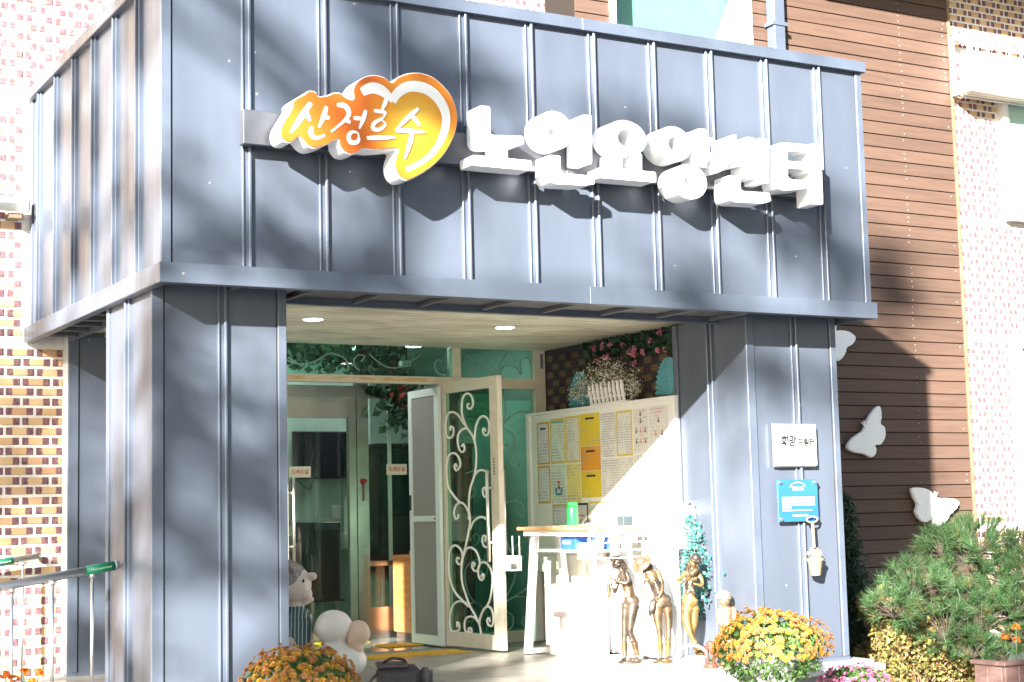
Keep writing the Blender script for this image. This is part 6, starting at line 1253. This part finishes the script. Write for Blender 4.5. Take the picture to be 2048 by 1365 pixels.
# stone edging and rocks at the back of the bed
STN = mat('field_stone', (.26, .26, .27), .85, var=.3, vscale=9, bump=.6, bscale=25)
for i, (x, y, z, a, b_, c, lab) in enumerate(((7.0, 1.9, -.28, .30, .22, .18, 'rough grey rock at the foot of the pine'), (6.55, 1.75, -.33, .22, .18, .13, 'smaller rough grey rock behind the azalea shrub'), (7.6, 2.0, -.25, .32, .22, .2, 'large rough grey rock below the lower white window'))):
    m = MB(); m.ball((x, y, z), (a, b_, c), 18); rn = random.Random(i); m.v = [(v[0]+.03*math.sin(9*v[2]+i)+rn.uniform(-.012, .012), v[1]+rn.uniform(-.012, .012), v[2]+.03*math.sin(11*v[0])) for v in m.v]; solo(m, 'rock', STN, lab, 'rock', 'rocks in the garden bed', loc=(x, y, z-c))
eg = thing('garden_kerb', 'pale stone kerb slab behind the pine in the garden bed', 'kerb', (8.6, 2.4, -.4))
for k in range(5): MB().box(7.1+k*.7, 7.795+k*.7, 2.3, 2.62, -.40, -.16, .012).build('slab', GRANITE_CAP, eg)
# brown planter box at the edge of the frame
pl = thing('planter_box', 'brown slatted wooden planter box in front of the pine', 'planter', (5.1, -1.0, -.45))
PLW = wood_material('planter_wood', (.11, .06, .055), (.15, .085, .075), (.18, .11, .095)); zt = .065
for k in range(6): MB().box(4.825+k*.112, 4.933+k*.112, -1.0, -.975, -.45, zt-.025, .004).build('slat', PLW, pl)
for k in range(2): MB().box(4.825, 4.85, -.97+k*.112, -.862+k*.112, -.45, zt-.025, .004).build('slat', PLW, pl)
MB().box(4.805, 5.52, -1.015, -.955, zt-.0245, zt, .004).build('cap_rail', PLW, pl); MB().box(4.805, 4.865, -.954, -.735, zt-.0245, zt, .004).build('cap_rail', PLW, pl)
MB().box(4.852, 5.49, -.968, -.75, -.45, zt-.05).build('soil', BED, pl)
def marigold(label, base, blooms, seed, h):
    t = thing('marigold_plant', label, 'flowers', base); b = MB(); rr_ = random.Random(seed)
    for p_ in blooms: b.tube(spline([base, ((base[0]+p_[0])/2+.01, (base[1]+p_[1])/2, base[2]+(p_[2]-base[2])*.5), p_], 4), .003, 5)
    b.build('stem', MATS['stem_green'], t); cards(260, many([((base[0], base[1], base[2]+h*k), .11) for k in (.3, .5, .7)], .1), .022, 'foliage', mixl, t, 1.8, 'stuff', seed=seed)
    for i, p_ in enumerate(blooms): mum_heads(t, p_, (.022, .022, .016), 14, (leafmat('marigold%d%d' % (seed, i), [(.75, .17, .02), (.72, .26, .02)]),), .014, seed+i, -.4, 'bloom')
marigold('orange marigolds growing in front of the pine trunk', (5.62, -.3, -.42), [(5.573, -.3, .128), (5.678, -.3, .187), (5.70, -.28, .10)], 71, .2)
marigold('orange marigolds at the wall foot beside the ramp rail', (-.60, .30, -.44), [(-.69, .30, .275), (-.598, .30, .285), (-.53, .30, .275), (-.57, .26, .235), (-.64, .32, .25)], 72, .62)

# ------------------------------------------------------------------ trees across the forecourt: they throw the dappled shade on the porch
BARK = mat('bark', (.13, .10, .075), .9, var=.25, bump=.8, bscale=30); TLF = leafmat('tree_leaf', [(.05, .10, .025), (.08, .14, .03), (.12, .15, .04), (.06, .09, .03)], trans=.3)
def tree(label, x, y, h, r, seed, n, size=.13, limbs=30, cr_=(.45, .95)):
    t = thing('shade_tree', label, 'tree', (x, y, -.45)); rr_ = random.Random(seed); b = MB()
    b.tube(spline([(x, y, -.45), (x+.1, y, h*.3), (x-.1, y+.1, h*.62), (x, y, h*.9)], 5), [.17]*5+[.13]*6+[.05]*5, 10); cl_ = []
    for k in range(limbs):
        z = h*rr_.uniform(.30, .98); a = rr_.uniform(0, 6.28); L_ = r*rr_.uniform(.55, 1.05)*(1.1-.5*abs(z/h-.55)); e = (x+L_*math.cos(a), y+L_*math.sin(a), z+rr_.uniform(-.1, .5))
        b.tube(spline([(x, y, z-.25*L_), (x+.5*L_*math.cos(a), y+.5*L_*math.sin(a), z+.05), e], 4), [.05]*4+[.03]*4+[.012], 6); cl_.append((e, rr_.uniform(*cr_))); cl_.append(((x+.6*L_*math.cos(a), y+.6*L_*math.sin(a), z+.1), rr_.uniform(.35, .7)))
    b.build('trunk', BARK, t, True); cards(n, many(cl_, .1), size, 'crown', TLF, t, 1.5, 'stuff', seed=seed); return t
tree('broad leafy tree across the forecourt, left of the viewer', -11.4, -11.2, 11.5, 3.4, 81, 2600, .15, 20, (.35, .75))
tree('leafy tree beyond the forecourt, the farther from the porch', -15.5, -10.2, 10.2, 3.0, 82, 1100, .14, 12, (.35, .7))
tree('leafy tree across the forecourt opposite the timber wall', -6.2, -13.4, 10.0, 2.7, 83, 4600)
tree('leafy tree across the forecourt behind the viewer', -2.2, -16.5, 9.0, 2.8, 84, 4200)
tree('leafy tree on the right side of the forecourt', 4.5, -15.5, 8.0, 2.6, 85, 4200)
for i, (x, y, h, r) in enumerate(((-19, -4, 9, 3.4), (-5, -20, 12, 3.6), (2, -21, 13, 3.8), (9, -19, 12, 3.6), (15, -14, 11, 3.6), (18, -6, 10, 3.4))):  # unseen outer trees, added to cut the sky light reaching the porch
    tree(['dense tree beyond the ramp side of the forecourt', 'dense tree in the far row, beside the forecourt entrance', 'tallest dense tree in the far row across the forecourt', 'dense tree in the far row, opposite the plaque pillar', 'dense tree at the garden corner of the forecourt', 'dense tree beyond the garden bed'][i], x, y, h, r, 90+i, 3600, .30, 30, (.7, 1.4))
tree('young thin tree beside the ramp, left of the forecourt', -9.4, -8.1, 7.4, 2.1, 97, 900, .13, 13, (.3, .6))  # unseen tree added in the sun's path to darken the lower ramp pillar
